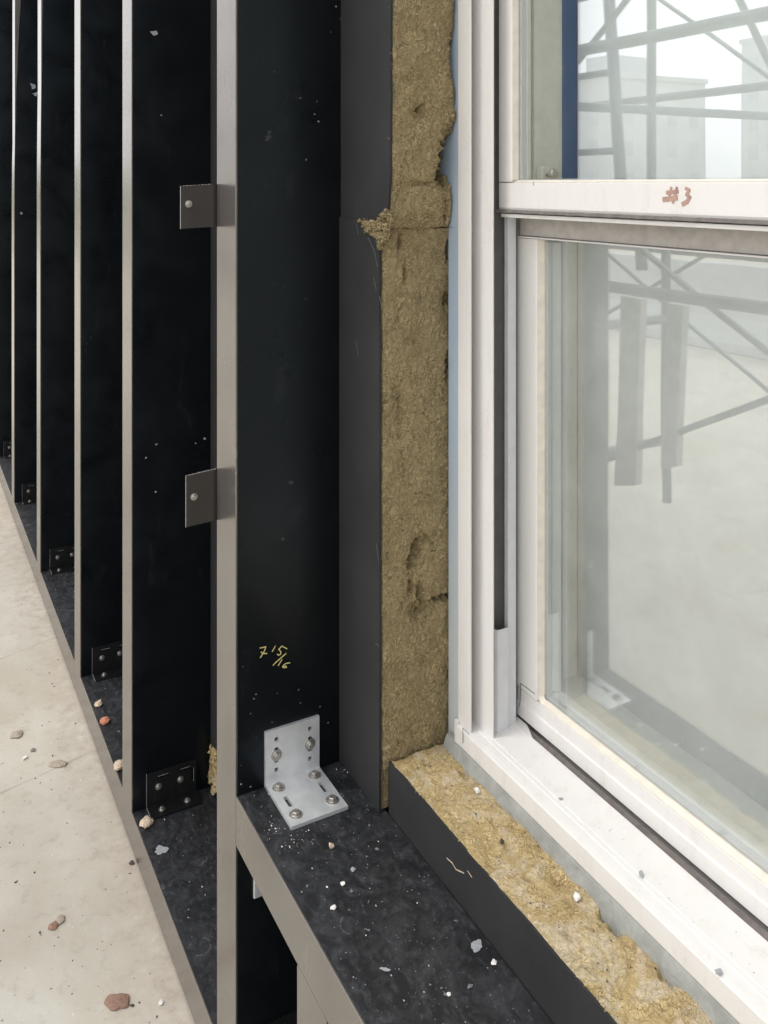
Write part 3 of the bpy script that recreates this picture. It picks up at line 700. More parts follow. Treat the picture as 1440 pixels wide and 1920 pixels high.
# sill
sp = [(.3100, D(.916)), (.3100, D(.8885)), (.3112, D(.8868)), (.3185, D(.8850)), (.3280, D(.8838)), (.3286, D(.8822)), (.3345, D(.8815)), (.3350, D(.8802)), (.3830, D(.8754)), (.3862, D(.8754)), (.3876, D(.8775)), (.3886, D(.893)), (.45, D(.893)), (.45, D(.916))]
MB().prism_x(sp, XA + .001, XB - .001).build('frame_sill', M['vinyl'], win, bevel=.0005)
MB().box(XA - .002, XA + .0065, .3092, .3148, D(.9165), D(.880)).build('corner_block', M['vinyl'], win, bevel=.0006)
# dark gasket lying in the groove in front of the lower sash (tapers at the left end)
gs = MB(); n = 60; vs = []; fs = []
for i in range(n + 1):
    x = -1.186 + (.80) * i / n; k = min(1, max(.06, (x + 1.186) / .06)); zz = D(.8860) + .0004 * fbm((x * 60, 0, 1), 2)
    vs += [(x, .3890, zz - .004), (x, .3890, zz + .003), (x, .3990, zz + .008), (x, .3995, zz - .004)]
for i in range(n):
    for q in range(4): q2 = (q + 1) % 4; fs.append((i * 4 + q, i * 4 + q2, i * 4 + 4 + q2, i * 4 + 4 + q))
gs.add(vs, fs).build('sill_gasket', M['darkgrime'], win)
MB().prism_z([(-1.2340, .3825), (-1.122, .3825), (-1.160, .3992), (-1.2340, .3992)], D(.892), D(.8747)).build('sill_corner_cap', M['vinyl'], win)

# lower sash
LY = .400
ls = MB()
ls.prism_z([(-1.190, LY), (-1.1385, LY), (-1.1365, LY + .0015), (-1.1365, LY + .034), (-1.190, LY + .034)], D(.8245), D(.088))     # left stile
ls.prism_x([(LY, D(.872)), (LY, D(.8490)), (LY + .0022, D(.8475)), (LY + .0022, D(.8280)), (LY + .004, D(.8268)), (LY + .034, D(.8268)), (LY + .034, D(.872))], -1.190, -.372)  # bottom rail
ls.box(-.425, -.372, LY, LY + .034, D(.826), D(.088))
lower = ls.build('lower_sash', M['vinyl'], win, bevel=.0008)
tr_ = MB(); tr_.prism_x([(LY - .004, D(.0875)), (LY - .004, D(.0845)), (LY + .034, D(.0845)), (LY + .034, D(.045)), (LY + .001, D(.045)), (LY + .001, D(.0845 - .001)), ], -1.186, -.374)
tr_ = MB(); tr_.box(-1.183, -.374, LY + .002, LY + .034, D(.0840), D(.046)); tr_.build('top_rail', M['grime'], lower, bevel=.001)
MB().prism_x([(LY - .0035, D(.0872)), (LY - .0035, D(.0850)), (LY + .033, D(.0842)), (LY + .033, D(.0872))], -1.181, -.375).build('rail_lip', M['vinyl'], lower, bevel=.0005)
# slanted glazing bead all round
GX0, GX1, GZ0, GZ1 = -1.1300, -.432, D(.8205), D(.094)
bd = MB()
bd.prism_z([(-1.1362, LY + .001), (-1.1345, LY + .0004), (GX0, LY + .0100), (GX0, LY + .013), (-1.1362, LY + .013)], GZ0 + .006, D(.088))
bd.prism_x([(LY + .0030, D(.8265)), (LY + .0022, D(.8255)), (LY + .0100, GZ0), (LY + .013, GZ0), (LY + .013, D(.8265))], GX0 + .006, GX1)
N = 6; c0 = (GX0 + .006, GZ0 + .006)                                     # rounded corner of the bead
vs = []
for i in range(N + 1):
    an = math.pi + (math.pi / 2) * i / N
    vs += [(c0[0] + .006 * math.cos(an), LY + .010, c0[1] + .006 * math.sin(an)), (c0[0] + .0118 * math.cos(an), LY + .0010 + .0014 * i / N, c0[1] + .0118 * math.sin(an))]
bd.add(vs, [(2 * i, 2 * i + 1, 2 * i + 3, 2 * i + 2) for i in range(N)])
bd.build('glazing_bead', M['cream'], lower, smooth=False)
MB().box(GX0 - .004, GX1 + .004, LY + .0105, LY + .0135, GZ0 - .003, GZ1 + .03).build('glass_pane', M['glass_low'], lower)
# spacer bars and inner bead behind the glass
sb = MB()
sb.box(GX0 - .001, GX0 + .0045, LY + .0145, LY + .022, GZ0, GZ1); sb.box(GX0 + .0046, GX1, LY + .0145, LY + .022, GZ0, GZ0 + .0045)
sb.build('spacer_bar', M['liner'], lower)
ib = MB()
ib.prism_z([(GX0 - .002, LY + .0225), (GX0 + .006, LY + .0225), (GX0 + .012, LY + .034), (GX0 - .002, LY + .034)], GZ0 + .012, GZ1)
ib.prism_x([(LY + .0225, GZ0), (LY + .0225, GZ0 + .006), (LY + .034, GZ0 + .012), (LY + .034, GZ0)], GX0 - .002, GX1)
ib.build('inner_bead', M['inner'], lower)

b = MB(); stroke(b, [on(1, LY - .0002, u, v) for u, v in ((975, 1281), (984, 1287), (1003, 1301))], .0005, (0, -1, 0))
stroke(b, [on(1, LY - .0002, u, v) for u, v in ((976, 1283), (975.5, 1310), (974, 1325))], .0004, (0, -1, 0))
tag(b.build('dirty_joint', M['gasket'], lower), kind='stuff')
b = MB(); stroke(b, [on(1, .3090, u, v) for u, v in ((868, 1366), (868, 1393))], .0004, (0, -1, 0)); stroke(b, [on(1, .3090, u, v) for u, v in ((868, 1365), (880, 1377))], .0004, (0, -1, 0))
tag(b.build('dirty_joint', M['gasket'], win), kind='stuff')
# upper sash
UY = .3600
us = MB()
us.prism_z([(-1.1835, UY), (-1.150, UY), (-1.1485, UY + .0015), (-1.1485, UY + .032), (-1.1835, UY + .032)], D(-.0025), ZT - .05)
us.prism_x([(UY, D(.0375)), (UY, D(-.0018)), (UY + .002, D(-.0022)), (UY + .032, D(-.0022)), (UY + .032, D(.0440)), (UY + .003, D(.0440))], -1.1835, -.372)
us.box(-.41, -.372, UY, UY + .032, D(-.003), ZT - .05); us.box(-1.148, -.4105, UY, UY + .032, ZT - .09, ZT - .05)
upper = us.build('upper_sash', M['vinyl'], win, bevel=.0008)
# dirty weatherstrip and lip below the upper rail
ws = MB(); n = 80; vs = []; fs = []
for i in range(n + 1):
    x = -1.187 + .815 * i / n; e = .0007 * fbm((x * 50, 1, 0), 3)
    vs += [(x, UY - .0035, D(.0415) + e), (x, UY - .0040 + e, D(.0455) + e), (x, UY + .010, D(.0470)), (x, UY + .010, D(.0400))]
for i in range(n):
    for q in range(4): q2 = (q + 1) % 4; fs.append((i * 4 + q, i * 4 + q2, i * 4 + 4 + q2, i * 4 + 4 + q))
fs += [(0, 1, 2, 3), (n * 4, n * 4 + 1, n * 4 + 2, n * 4 + 3)]
ws.add(vs, fs).build('weatherstrip', M['darkgrime'], upper)
MB().box(-1.178, -.374, UY + .0005, UY + .020, D(.0535), D(.0474)).build('rail_lip', M['vinyl'], upper, bevel=.001)
UX0, UX1, UZ0, UZ1 = -1.1450, -.414, D(-.006), ZT - .094
bd = MB()
bd.prism_z([(-1.1483, UY + .0012), (-1.1470, UY + .0008), (UX0, UY + .0090), (UX0, UY + .012), (-1.1483, UY + .012)], UZ0, UZ1)
bd.prism_x([(UY + .0020, D(-.0024)), (UY + .0016, D(-.0034)), (UY + .0090, UZ0), (UY + .012, UZ0), (UY + .012, D(-.0024))], UX0, UX1)
bd.build('glazing_bead', M['cream'], upper)
MB().box(UX0 - .003, UX1 + .003, UY + .0095, UY + .0125, UZ0 - .0025, UZ1 + .003).build('glass_pane', M['glass_up'], upper)
sb = MB(); sb.box(UX0 - .001, UX0 + .004, UY + .0135, UY + .020, UZ0, UZ1); sb.box(UX0 + .0041, UX1, UY + .0135, UY + .02, UZ0 - .002, UZ0 + .002); sb.build('spacer_bar', M['liner'], upper)
MB().prism_z([(UX0 - .002, UY + .0205), (UX0 + .002, UY + .0205), (UX0 + .004, UY + .031), (UX0 - .002, UY + .031)], UZ0, UZ1).build('inner_bead', M['inner'], upper)
b = MB(); stroke(b, [on(1, UY - .0002, u, v) for u, v in ((938, 341), (945, 341.5), (962, 341))], .0004, (0, -1, 0)); stroke(b, [on(1, UY - .0002, u, v) for u, v in ((1000, 341), (1001, 348))], .0003, (0, -1, 0))
tag(b.build('dirty_joint', M['darkgrime'], upper), kind='stuff')
# '#3' on the rail
b = MB()
for s, wd in (([(1005, 52), (998, 85), (990, 112)], .0019), ([(1030, 52), (1022, 85), (1012, 120)], .0019), ([(985, 75), (1034, 70)], .0026), ([(970, 106), (1030, 98)], .0031),
              ([(1070, 56), (1086, 64)], .0022), ([(1086, 64), (1074, 84), (1087, 94)], .0022), ([(1088, 93), (1076, 116), (1056, 127)], .0029)):
    stroke(b, [on(1, UY - .0002, 840 + x / 2.4, 330 + y / 2.4) for x, y in s], wd, (0, -1, 0))
b.build('handwriting', M['mark_b'], upper)
# interior jamb seen through the upper glass, stop, blue film, sash lock
ij = MB(); ij.box(-1.20, -1.150, .3935, .4005, D(.03), ZT - .05); ij.box(-1.20, -1.1440, .401, .418, D(.03), ZT - .05); ij.box(-1.20, -1.148, .4185, .462, D(.03), ZT - .05)
ij.build('inner_jamb', M['inner'], win, bevel=.001)
MB().box(-1.20, -1.1475, .4625, .4924, D(.03), ZT - .05).build('blue_film', M['bluein'], win)
MB().box(-1.20, -1.1475, .4625, .4924, D(.85), D(.031)).build('inner_stop', M['inner'], win)
MB().box(-1.19, -.40, .436, .4990, D(.86), D(.8120)).build('inner_sill', M['inner'], win, bevel=.001)
lk = MB(); lk.box(-1.1436, -1.128, .405, .420, D(-.003), D(-.028)); lock = lk.build('sash_lock', M['inner'], win, bevel=.0015)
b = MB(); c = Vector((-1.115, .417, D(-.0145))); b.tube((-1.128, .4135, D(-.0145)), (-1.118, .4155, D(-.0145)), .0028, 10); blob(b, c, (.006, .008, .010), 1, 3, .06)
b.build('lock_knob', M['steel'], lock, smooth=True)

# roller shade and room behind it
sh = empty('roller_shade', (-.78, .49, D(.85)), 'pale roller shade hanging inside behind the window glass', 'shade')
b = MB(); n = 24; vs = []; fs = []
for i in range(n + 1):
    x = -1.1480 + .76 * i / n; y = .4945 + .0015 * math.sin(i * .9)
    vs += [(x, y, D(.8119)), (x, y, ZT), (x, y + .0012, ZT), (x, y + .0012, D(.8119))]
for i in range(n):
    for q in range(4): q2 = (q + 1) % 4; fs.append((i * 4 + q, i * 4 + q2, i * 4 + 4 + q2, i * 4 + 4 + q))
b.add(vs, fs).build('fabric', M['shade'], sh, smooth=True)
rm = MB(); rm.box(-2.2, .6, 2.9, 3.0, 0, 3.4); rm.box(-2.3, -2.2, .56, 3.0, 0, 3.4); rm.box(.6, .7, .56, 3.0, 0, 3.4); rm.box(-2.3, .7, .56, 3.0, -.1, -.004 + .0); rm.box(-2.3, .7, .56, 3.0, 3.4, 3.5)
room = rm.build('room_interior', M['room']); tag(room, kind='structure')

# ------------------------------------------------------------------ stones, crumbs, flecks
def stone(u, v, z, wpx, hpx, mt, name, label, cat, group=None, flat=.45, seed=1.0, sub=2):
    p = on(2, z, u, v); t = (p - CO).dot(CD); k = t / 1680.0
    rx = wpx * k * .5
    ry = hpx * k * .5 / max(.35, (CZ - z) / t) * .9
    r = Vector((rx, min(ry, rx * 1.4), 0)); rz = min(r.x, r.y) * flat
    b = MB(); blob(b, (0, 0, rz * .7), (max(r.x, .002), max(r.y, .002), rz), seed, 4 if wpx > 15 else (3 if wpx > 13 else 2), .30 if wpx > 13 else .6, 0, 1.25)
    o = b.build(name, M[mt], smooth=wpx > 13); o.location = p; o.rotation_euler = (0, 0, R(90) - YAW + R(180))
    return tag(o, label, cat, group)
G1 = 'loose stones on the pavement'
for a in ((220, 1880, 42, 34, 'st_brown', 'round reddish brown stone on the concrete near the bottom edge', .25, 1.2),
          (100, 1738, 18, 16, 'st_brown', 'small brown stone, left one of a close pair on the concrete', .35, 2.1),
          (113, 1726, 16, 20, 'st_tan', 'small tan stone, right one of a close pair on the concrete', .35, 3.3),
          (108, 1434, 34, 14, 'st_tan', 'flat oval tan stone on the concrete beside the second fin', .25, 4.1),
          (31, 1379, 22, 14, 'st_tan', 'elongated tan stone on concrete near the left edge, upper of two', .3, 5.2),
          (62, 1408, 11, 7, 'st_grey', 'small grey chip on concrete, lower right of the elongated tan stone', .35, 6.3),
          (302, 1881, 9, 12, 'st_white', 'small white pebble on the concrete right of the round brown stone', .6, 7.7),
          (47, 1422, 8, 8, 'st_white', 'tiny white pebble on concrete near the left edge', .6, 8.4),
          (247, 1619, 9, 8, 'st_dark', 'dark grit lump on concrete touching the low ledge edge', .5, 9.4),
          (248, 1886, 9, 6, 'st_dark', 'dark grit lump directly right of the round brown stone', .5, 10.9)):
    stone(a[0], a[1], 0.0, a[2], a[3], a[4], 'stone', a[5], 'stone', G1, a[6], a[7])
G2 = 'pebbles on the low ledge'
for a in ((274, 1546, 24, 19, 'st_cream', 'round peach pebble on the low ledge by the slotted corner clip', .55, 1.9),
          (224, 1438, 20, 20, 'st_cream', 'cream pebble on the low ledge, half hidden by the second fin', .55, 2.7),
          (197, 1354, 18, 12, 'st_red', 'orange brick chip on the low ledge left of the second fin', .5, 3.8),
          (184, 1322, 13, 11, 'st_cream', 'cream crumb on the low ledge above the orange chip', .6, 4.4)):
    stone(a[0], a[1], Z_LOW, a[2], a[3], a[4], 'pebble', a[5], 'pebble', G2, a[6], a[7])
G3 = 'plaster crumbs on the window ledge'
for a in ((621, 1588, 9, 10, 'st_cream', 'cream plaster crumb on the window ledge in front of the bracket', .9, 1.4),
          (625, 1703, 11, 8, 'st_white', 'bright white crumb on the window ledge, nearer the front edge', .6, 2.2),
          (643, 1658, 9, 8, 'st_white', 'white crumb on the window ledge between cream and bright crumbs', .5, 3.1),
          (926, 1806, 10, 11, 'st_white', 'white crumb on the window ledge below the wool facing', .5, 4.6),
          (842, 1866, 8, 8, 'st_white', 'white crumb low on the window ledge near the bottom edge', .5, 5.8),
          (662, 1632, 8, 10, 'fleck', 'grey crumb on the window ledge in its middle', .4, 6.6)):
    stone(a[0], a[1], Z_UP, a[2], a[3], a[4], 'plaster_crumb', a[5], 'crumb', G3, a[6], a[7])
stone(1082, 1684, ZS + .001, 13, 13, 'st_white', 'plaster_crumb', 'white crumb lying on the yellow wool below the sill', 'crumb', None, .8, 9.1)
stone(895, 1485, ZS + .001, 11, 9, 'st_white', 'plaster_crumb', 'pale crumb on the yellow wool near the window corner', 'crumb', None, .8, 11.1)
stone(941, 1580, ZS + .001, 8, 8, 'st_dark', 'grit_lump', 'dark grit lump on the yellow wool under the sill', 'grit', None, .8, 12.1)
def fleck(u, v, z, rpx, mt, label, seed, asp=.6):
    p = on(2, z, u, v); k = (p - CO).dot(CD) / 1680.0; b = MB(); n = 18; vs = []
    for i in range(n):
        an = 6.28319 * i / n; r = rpx * k * (1 + .55 * fbm((math.cos(an) * 1.4 + seed, math.sin(an) * 1.4, 0), 3)); vs.append((r * math.cos(an), r * math.sin(an) * asp * 1.3, 0))
    b.add(vs + [(x, y, .0006) for x, y, _ in vs], [tuple(range(n, 2 * n))] + [(i, (i + 1) % n, n + (i + 1) % n, n + i) for i in range(n)])
    o = b.build('paint_fleck', M[mt]); o.location = p + Vector((0, 0, .0002)); o.rotation_euler = (0, 0, seed)
    return tag(o, label, 'paint fleck')
fleck(302, 1594, Z_LOW, 13, 'fleck', 'grey torn paint fleck on the low ledge below the slotted clip', 1.0)
fleck(893, 1775, Z_UP, 14, 'fleck', 'grey paint fleck on the window ledge against the wool facing', 2.3)
fleck(722, 1818, Z_UP, 9, 'fleck', 'small grey paint fleck on the window ledge near the bottom edge', 3.9, .3)
fleck(1051, 1498, D(.8795), 4.5, 'fleck', 'small grey flake on the white sill, nearer the window corner', 1.3, .5)
fleck(1203, 1640, D(.8795), 9, 'fleck', 'larger grey flake on the white sill, right of the small one', 2.6, .4)
fleck(1347, 1822, D(.8835), 7, 'fleck', 'grey flake on the white sill near the bottom edge', 4.6, .6)
# thin smears, scratches and paint specks
def speck(b, ax, val, u, v, rpx, seed, nrm):
    c = on(ax, val, u, v); k = (c - CO).dot(CD) / 1680.0; n = 9; nrm = Vector(nrm); e1 = Vector((0, 0, 1)) if abs(nrm.z) < .5 else Vector((1, 0, 0)); e2 = nrm.cross(e1); vs = []
    for i in range(n):
        an = 6.28319 * i / n; q = max(.25, 1 + .8 * fbm((math.cos(an) * 1.5 + seed, math.sin(an) * 1.5, seed), 3)) * rpx * k
        vs.append(c + e1 * q * math.cos(an) + e2 * q * math.sin(an) * 1.2)
    b.add(vs + [x + nrm * .0003 for x in vs], [tuple(range(n, 2 * n))] + [(i, (i + 1) % n, n + (i + 1) % n, n + i) for i in range(n)])
b = MB()
for q, (u, v, rp) in enumerate(((590, 214, 2), (597, 228, 2.5), (594, 190, 1.5), (574, 300, 1.6), (563, 184, 2), (574, 298, 1.2), (515, 135, 1.2), (476, 1310, 2), (456, 1250, 1.4), (560, 1293, 2), (480, 1302, 2), (470, 1338, 1.5), (520, 1300, 1.2), (563, 1318, 1.6), (615, 1355, 2), (452, 1470, 2.2), (470, 1475, 2.4), (630, 12, 2), (638, 36, 1.4), (620, 60, 1.2), (573, 560, 1.2), (452, 1435, 1.2), (600, 1325, 1.5))): speck(b, 0, FX + .0002, u, v, rp * .55, q * 1.7, (1, 0, 0))
tag(b.build('paint_speck', M['fleck'], fins[0]), kind='stuff')
b = MB()
for q, (u, v, rp) in enumerate(((504, 256, 4), (500, 262, 3), (505, 248, 3), (545, 905, 4), (530, 1010, 3))): speck(b, 0, FX + .0002, u, v, rp, q * 2.3, (1, 0, 0))
tag(b.build('grey_smudge', M['smudge'], fins[0]), kind='stuff')
b = MB()
for q, (u, v, rp) in enumerate(((290, 61, 5), (302, 216, 1.2), (293, 833, 2), (384, 822, 2), (274, 858, 1.6), (292, 922, 1.5), (367, 831, 1.4))): speck(b, 0, FINX[1][1] + .0002, u, v, rp, q * 1.9, (1, 0, 0))
tag(b.build('paint_speck', M['fleck'], fins[1]), kind='stuff')
b = MB(); [speck(b, 0, FINX[4][1] + .0002, u, v, rp, u * 1.9, (1, 0, 0)) for u, v, rp in ((62, 162, 5), (66, 176, 4), (40, 400, 2))]
tag(b.build('paint_speck', M['fleck'], fins[4]), kind='stuff')
b = MB()
stroke(b, [on(1, SF - .0022, u, v) for u, v in ((838, 1609), (848, 1618), (855, 1630), (870, 1637))], .0007, (0, -1, 0))
stroke(b, [on(1, SF - .0022, u, v) for u, v in ((877, 1633), (885, 1645))], .0004, (0, -1, 0))
tag(b.build('scratch', M['st_cream'], bs), kind='stuff')
b = MB()
for pl in (((690, 445), (702, 470), (708, 500)), ((712, 556), (716, 580)), ((700, 520), (706, 545)), ((668, 640), (672, 668)), ((668, 418), (672, 440)), ((706, 1020), (710, 1050)), ((704, 1205), (711, 1212))): stroke(b, [on(1, WALLY - .0042, *q) for q in pl], .00028, (0, -1, 0))
tag(b.build('scratch', M['smudge2'], br), kind='stuff')
rs = random.Random(21)
def smears(name, mt, n, area, z, label, smin, smax):
    b = MB()
    for i in range(n):
        x = rs.uniform(area[0], area[1]); y = rs.uniform(area[2], area[3]); s_ = smin * (smax / smin) ** (rs.random() ** 2); a_ = rs.uniform(0, 6.28); asp = rs.uniform(.25, .8); m = 11; vs = []
        for k in range(m):
            an = 6.28319 * k / m; q = s_ * max(.2, 1 + .9 * fbm((math.cos(an) * 1.3 + i * 3.1, math.sin(an) * 1.3, i), 3)); px_, py_ = q * math.cos(an), q * math.sin(an) * asp
            vs.append((x + px_ * math.cos(a_) - py_ * math.sin(a_), y + px_ * math.sin(a_) + py_ * math.cos(a_), z + .0002 + i * .000002))
        b.add(vs + [(p[0], p[1], p[2] + .0003) for p in vs], [tuple(range(m, 2 * m))] + [(k, (k + 1) % m, m + (k + 1) % m, m + k) for k in range(m)])
    return tag(b.build(name, M[mt]), label, 'smears', None, 'stuff')
smears('plaster_smear', 'smudge2', 90, (FX + .02, -.5, .012, .19), Z_UP, 'thin grey plaster smears on the window ledge', .0008, .0042)
smears('ledge_smear', 'smudge2', 60, (-4, -1.43, .012, .185), Z_LOW, 'thin grey plaster smears on the low ledge', .001, .006)
smears('concrete_chip', 'st_dark', 70, (-2.9, -1.35, -.42, -.008), 0.0, 'dark flat chips and stains on the concrete', .0012, .005)
smears('sill_smear', 'fleck', 26, (-1.15, -.5, .336, .372), D(.8805), 'small grey scuffs on the white sill', .0006, .0035)
# grit that nobody could count
def grit(name, mt, n, area, z, rmin, rmax, seed, label, clusters=None):
    r_ = random.Random(seed); b = MB()
    for i in range(n):
        if clusters and r_.random() < .55:
            c = r_.choice(clusters); x = r_.gauss(c[0], c[2]); y = r_.gauss(c[1], c[2])
            if not (area[0] < x < area[1] and area[2] < y < area[3]): continue
        else: x = r_.uniform(area[0], area[1]); y = r_.uniform(area[2], area[3])
        s = rmin * (rmax / rmin) ** (r_.random() ** 2.2); an = r_.uniform(0, 6.28); h = s * r_.uniform(.4, .9)
        vs = []
        for k in range(5):
            q = an + 6.28319 * k / 5; rr = s * r_.uniform(.6, 1.2); vs.append((x + rr * math.cos(q), y + rr * math.sin(q) * .7, z))
        vs.append((x + s * r_.uniform(-.2, .2), y, z + h)); b.add(vs, [(k, (k + 1) % 5, 5) for k in range(5)])
    return tag(b.build(name, M[mt]), label, 'grit', None, 'stuff')
c1 = [on(2, Z_UP, u, v) for u, v in ((505, 1552), (508, 1556), (560, 1572), (545, 1590), (650, 1440))]
grit('white_grit', 'st_white', 130, (FX + .01, -.5, .008, .195), Z_UP, .0005, .0024, 3, 'fine white plaster grit scattered over the window ledge', [(p.x, p.y, .009) for p in c1])
grit('grey_grit', 'fleck', 170, (FX + .01, -.5, .008, .195), Z_UP, .0006, .0022, 13, 'fine grey grit scattered over the window ledge')
grit('pale_grit', 'st_white', 260, (-5.4, -1.43, .008, .19), Z_LOW, .0006, .0026, 4, 'fine pale grit scattered along the low ledge')
grit('dark_grit', 'st_dark', 420, (-4.5, -1.35, -.5, .0), 0.0, .0008, .0042, 5, 'fine dark grit scattered over the concrete')
grit('light_grit', 'st_white', 130, (-4, -1.35, -.5, .0), 0.0, .0006, .003, 6, 'fine light grit scattered over the concrete')
grit('wool_grit', 'st_dark', 200, (-1.26, -.5, .22, .30), ZS + .001, .0006, .0024, 8, 'dark specks of grit on the yellow wool')
grit('sill_grit', 'st_dark', 45, (-1.2, -.5, .335, .382), D(.8775), .0005, .0014, 9, 'dark specks of grit on the white sill')

# ------------------------------------------------------------------ scaffold in front of the facade (seen in the glass)
def frame(X, label):
    r = empty('scaffold', (X, -1.6, 0), label, 'scaffold', 'scaffold frames opposite the facade')
    for y in (-.95, -2.3):
        b = MB(); b.tube((X, y, 0), (X, y, 5.6), .024, 12); b.build('post', M['scaf'], r)
        for zc in (1.235, 2.08, 3.2): MB().box(X - .034, X + .034, y - .02, y + .046, zc - .04, zc + .04).build('coupler', M['scaf'], r, bevel=.008)
        b = MB(); b.box(X - .07, X + .07, y - .07, y + .07, .001, .008); b.build('base_plate', M['scaf'], r)
    for z in (.55, 1.05, 1.45, 1.9, 2.5, 3.1, 3.7, 4.3): MB().tube((X, -.95, z), (X, -2.3 if z in (1.9, 3.7) else -1.45, z), .019, 8).build('rung', M['scaf'], r)
    MB().tube((X, -1.45, .3), (X, -1.45, 5.4), .019, 8).build('inner_post', M['scaf'], r)
    MB().tube((X, -1.5, 3.0), (X, -2.3, 1.95), .017, 8).build('gusset', M['scaf'], r)
SX = [-.70, -2.66, -4.62, -6.58]
for i, x in enumerate(SX): frame(x, 'grey scaffold frame reflected in the glass, ' + ['nearest the window', 'second along', 'third along', 'farthest along'][i])
sc_lab = iter(['inner row right bay', 'inner row middle bay', 'inner row left bay', 'outer row right bay', 'outer row middle bay', 'outer row left bay'])
for y in (-.95, -2.3):
    for i in range(3):
        xa, xb = SX[i], SX[i + 1]
        r = empty('cross_brace', ((xa + xb) / 2, y, .6), 'crossed scaffold braces seen in the glass, ' + next(sc_lab), 'scaffold brace', 'scaffold cross braces')
        for (za, zb, o_) in ((.5, 1.55, .03), (1.55, .5, .045), (2.0, 3.4, .03), (3.4, 2.0, .045)):
            MB().tube((xa, y - o_, za), (xb, y - o_, zb), .0115, 8).build('brace', M['scaf'], r)
for y, z, lab in ((-.92, 1.235, 'inner waist high scaffold rail reflected in the lower glass'), (-2.26, 1.25, 'outer waist high scaffold rail reflected in the lower glass'), (-.92, 2.08, 'inner overhead scaffold rail reflected in the upper glass'), (-2.26, 2.05, 'outer overhead scaffold rail reflected in the upper glass')):
    tag(MB().tube((-6.4, y, z), (.6, y, z), .021, 10).build('scaffold_rail', M['scaf']), lab, 'scaffold rail', 'scaffold rails')
for i, (x, z0, w_) in enumerate(((-2.46, .50, .10), (-2.24, .62, .07))):
    b = MB(); y = -.985; b.add([(x, y, z0), (x + w_, y, z0 + .03), (x + w_, y - .03, z0 + .03), (x, y - .03, z0), (x + .05, y + .02, 1.20), (x + w_ + .05, y + .02, 1.20), (x + w_ + .05, y - .01, 1.20), (x + .05, y - .01, 1.20)], [(0, 1, 2, 3), (4, 5, 6, 7), (0, 1, 5, 4), (1, 2, 6, 5), (2, 3, 7, 6), (3, 0, 4, 7)])
    tag(b.build('scaffold_plank', M['plank']), ['wide plank tied upright under the scaffold rail, left in the reflection', 'narrow plank tied upright under the scaffold rail, right in the reflection'][i], 'plank', 'planks tied to the scaffold')
lad = empty('access_ladder', (-2.8, -1.12, 0), 'dark blue access ladder hooked on the scaffold, mirrored in the upper glass', 'ladder')
def lp(k, z): return (-2.66 - .075 * z + .30 * k, -1.13 + .012 * z, z)
for k in (0, 1): MB().tube(lp(k, 1.28), lp(k, 4.4), .022, 8).build('stile', M['ladder'], lad)
for q in range(10): MB().tube(lp(0, 1.42 + q * .3), lp(1, 1.42 + q * .3), .014, 8).build('rung', M['ladder'], lad)
for i, x in enumerate((-5.2, -8.1, -11.0)):
    b = MB(); b.prism_x([(-5.6, 0), (-5.6, .1), (-5.74, .32), (-5.78, .82), (-5.92, .82), (-5.96, .32), (-6.1, .1), (-6.1, 0)], x - 1.4, x + 1.4)
    tag(b.build('concrete_barrier', M['facade1'], bevel=.02), 'pale concrete barrier across the yard mirrored in the lower glass, ' + ['nearest of three', 'middle of three', 'farthest of three'][i], 'barrier', 'concrete barriers across the yard')

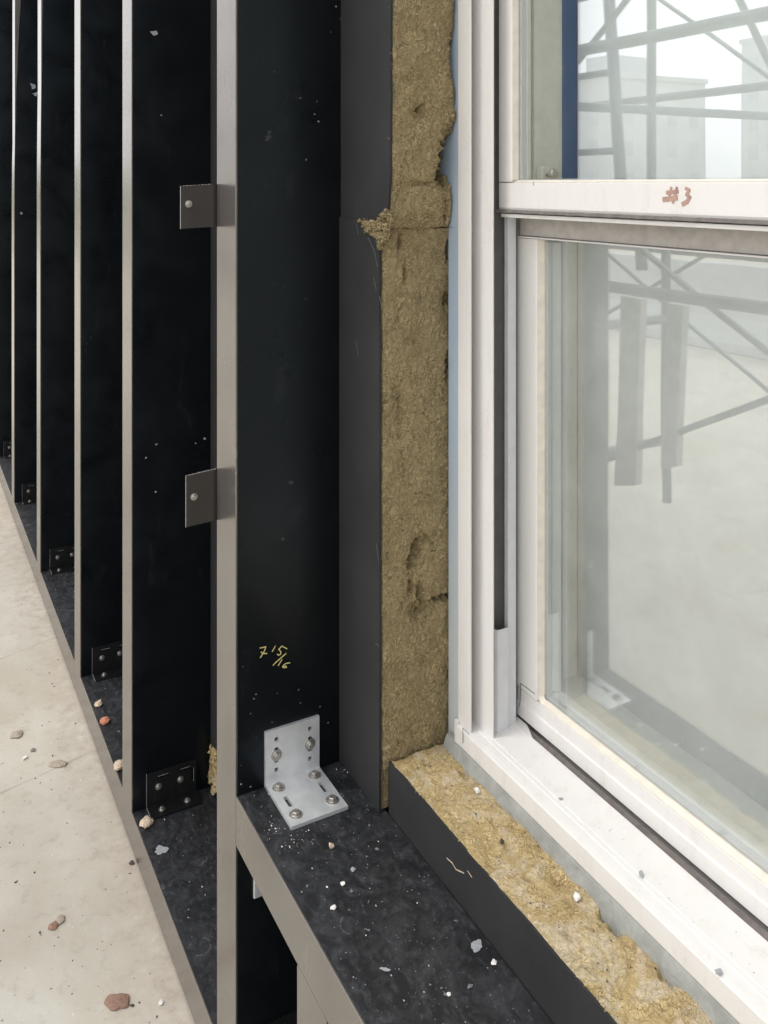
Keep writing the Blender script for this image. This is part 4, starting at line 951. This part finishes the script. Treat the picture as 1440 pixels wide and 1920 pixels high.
# ------------------------------------------------------------------ far street mirrored in glass and fins
def building(x, y, wx, wy, h, mt, label, bulk=True):
    r = empty('building', (x, y, 0), label, 'building', 'far buildings mirrored in the glass')
    b = MB(); b.box(x - wx / 2, x + wx / 2, y - wy / 2, y + wy / 2, 0, h); b.build('wall_body', M[mt], r)
    b = MB(); b.box(x - wx / 2 - .2, x + wx / 2 + .2, y - wy / 2 - .2, y + wy / 2 + .2, h, h + .5); b.build('parapet', M[mt], r)
    if bulk: b = MB(); b.box(x - wx * .1, x + wx * .2, y - wy * .2, y + wy * .2, h + .5, h + 3.0); b.build('roof_bulkhead', M[mt], r)
    b = MB(); nfl = max(1, int(h / 3.2))
    for k in range(nfl):
        for q in range(max(2, int(wx / 3))):
            xx = x - wx / 2 + 1 + q * 3.0; b.box(xx, xx + 1.2, y + wy / 2 + .001, y + wy / 2 + .06, 1 + k * 3.2, 2.6 + k * 3.2)
        for q in range(max(2, int(wy / 3))):
            yy = y - wy / 2 + 1 + q * 3.0; b.box(x + wx / 2 + .001, x + wx / 2 + .06, yy, yy + 1.2, 1 + k * 3.2, 2.6 + k * 3.2)
    tag(b.build('window_row', M['winfar'], r), kind='stuff')
building(-72, -66, 13, 13, 12, 'facade1', 'pale far block with roof bulkhead, mirrored in the upper glass')
building(-96, -62, 16, 12, 7, 'facade2', 'low grey far block mirrored left of the pale block')
building(-60, -88, 16, 14, 17, 'facade1', 'taller pale far block mirrored right of the bulkhead block')
building(-30, -70, 16, 14, 9, 'facade2', 'grey far block mirrored at the right of the glass', False)
building(-130, -60, 20, 20, 11, 'facade1', 'distant pale block at the end of the mirrored street', False)
def bush(x, y, h, w_, label, seed):
    r = empty('tree', (x, y, 0), label, 'tree', 'green street trees mirrored in the fins')
    b = MB(); b.tube((x, y, 0), (x + .05, y, h * .7), .10, 8, r2=.04)
    rr = random.Random(seed)
    for k in range(5):
        an = k * 1.3; b.tube((x, y, h * .4), (x + math.cos(an) * w_ * .35, y + math.sin(an) * w_ * .35, h * .75), .04, 6, r2=.012)
    b.build('trunk', M['bark'], r)
    b = MB()
    for k in range(4200):
        while True:
            p = Vector((rr.uniform(-1, 1), rr.uniform(-1, 1), rr.uniform(-1, 1)))
            if p.length < 1 and p.length > .3: break
        p = Vector((x + p.x * w_ / 2, y + p.y * w_ / 2, h * .58 + p.z * h * .42)); s = rr.uniform(.08, .16)
        u = Vector((rr.uniform(-1, 1), rr.uniform(-1, 1), rr.uniform(-.5, .5))).normalized() * s; w2 = u.orthogonal().normalized() * s * .6
        b.add([p - u, p - w2, p + u, p + w2], [(0, 1, 2, 3)])
    b.build('crown', M['leaf'], r)
bush(-24, -3.1, 2.2, 2.8, 'bright green young tree, nearest in the fin reflections', 1)
bush(-30, -4.0, 2.4, 2.8, 'bright green young tree, middle one in the fin reflections', 2)
bush(-36, -4.4, 2.3, 2.6, 'bright green young tree, farthest in the fin reflections', 3)
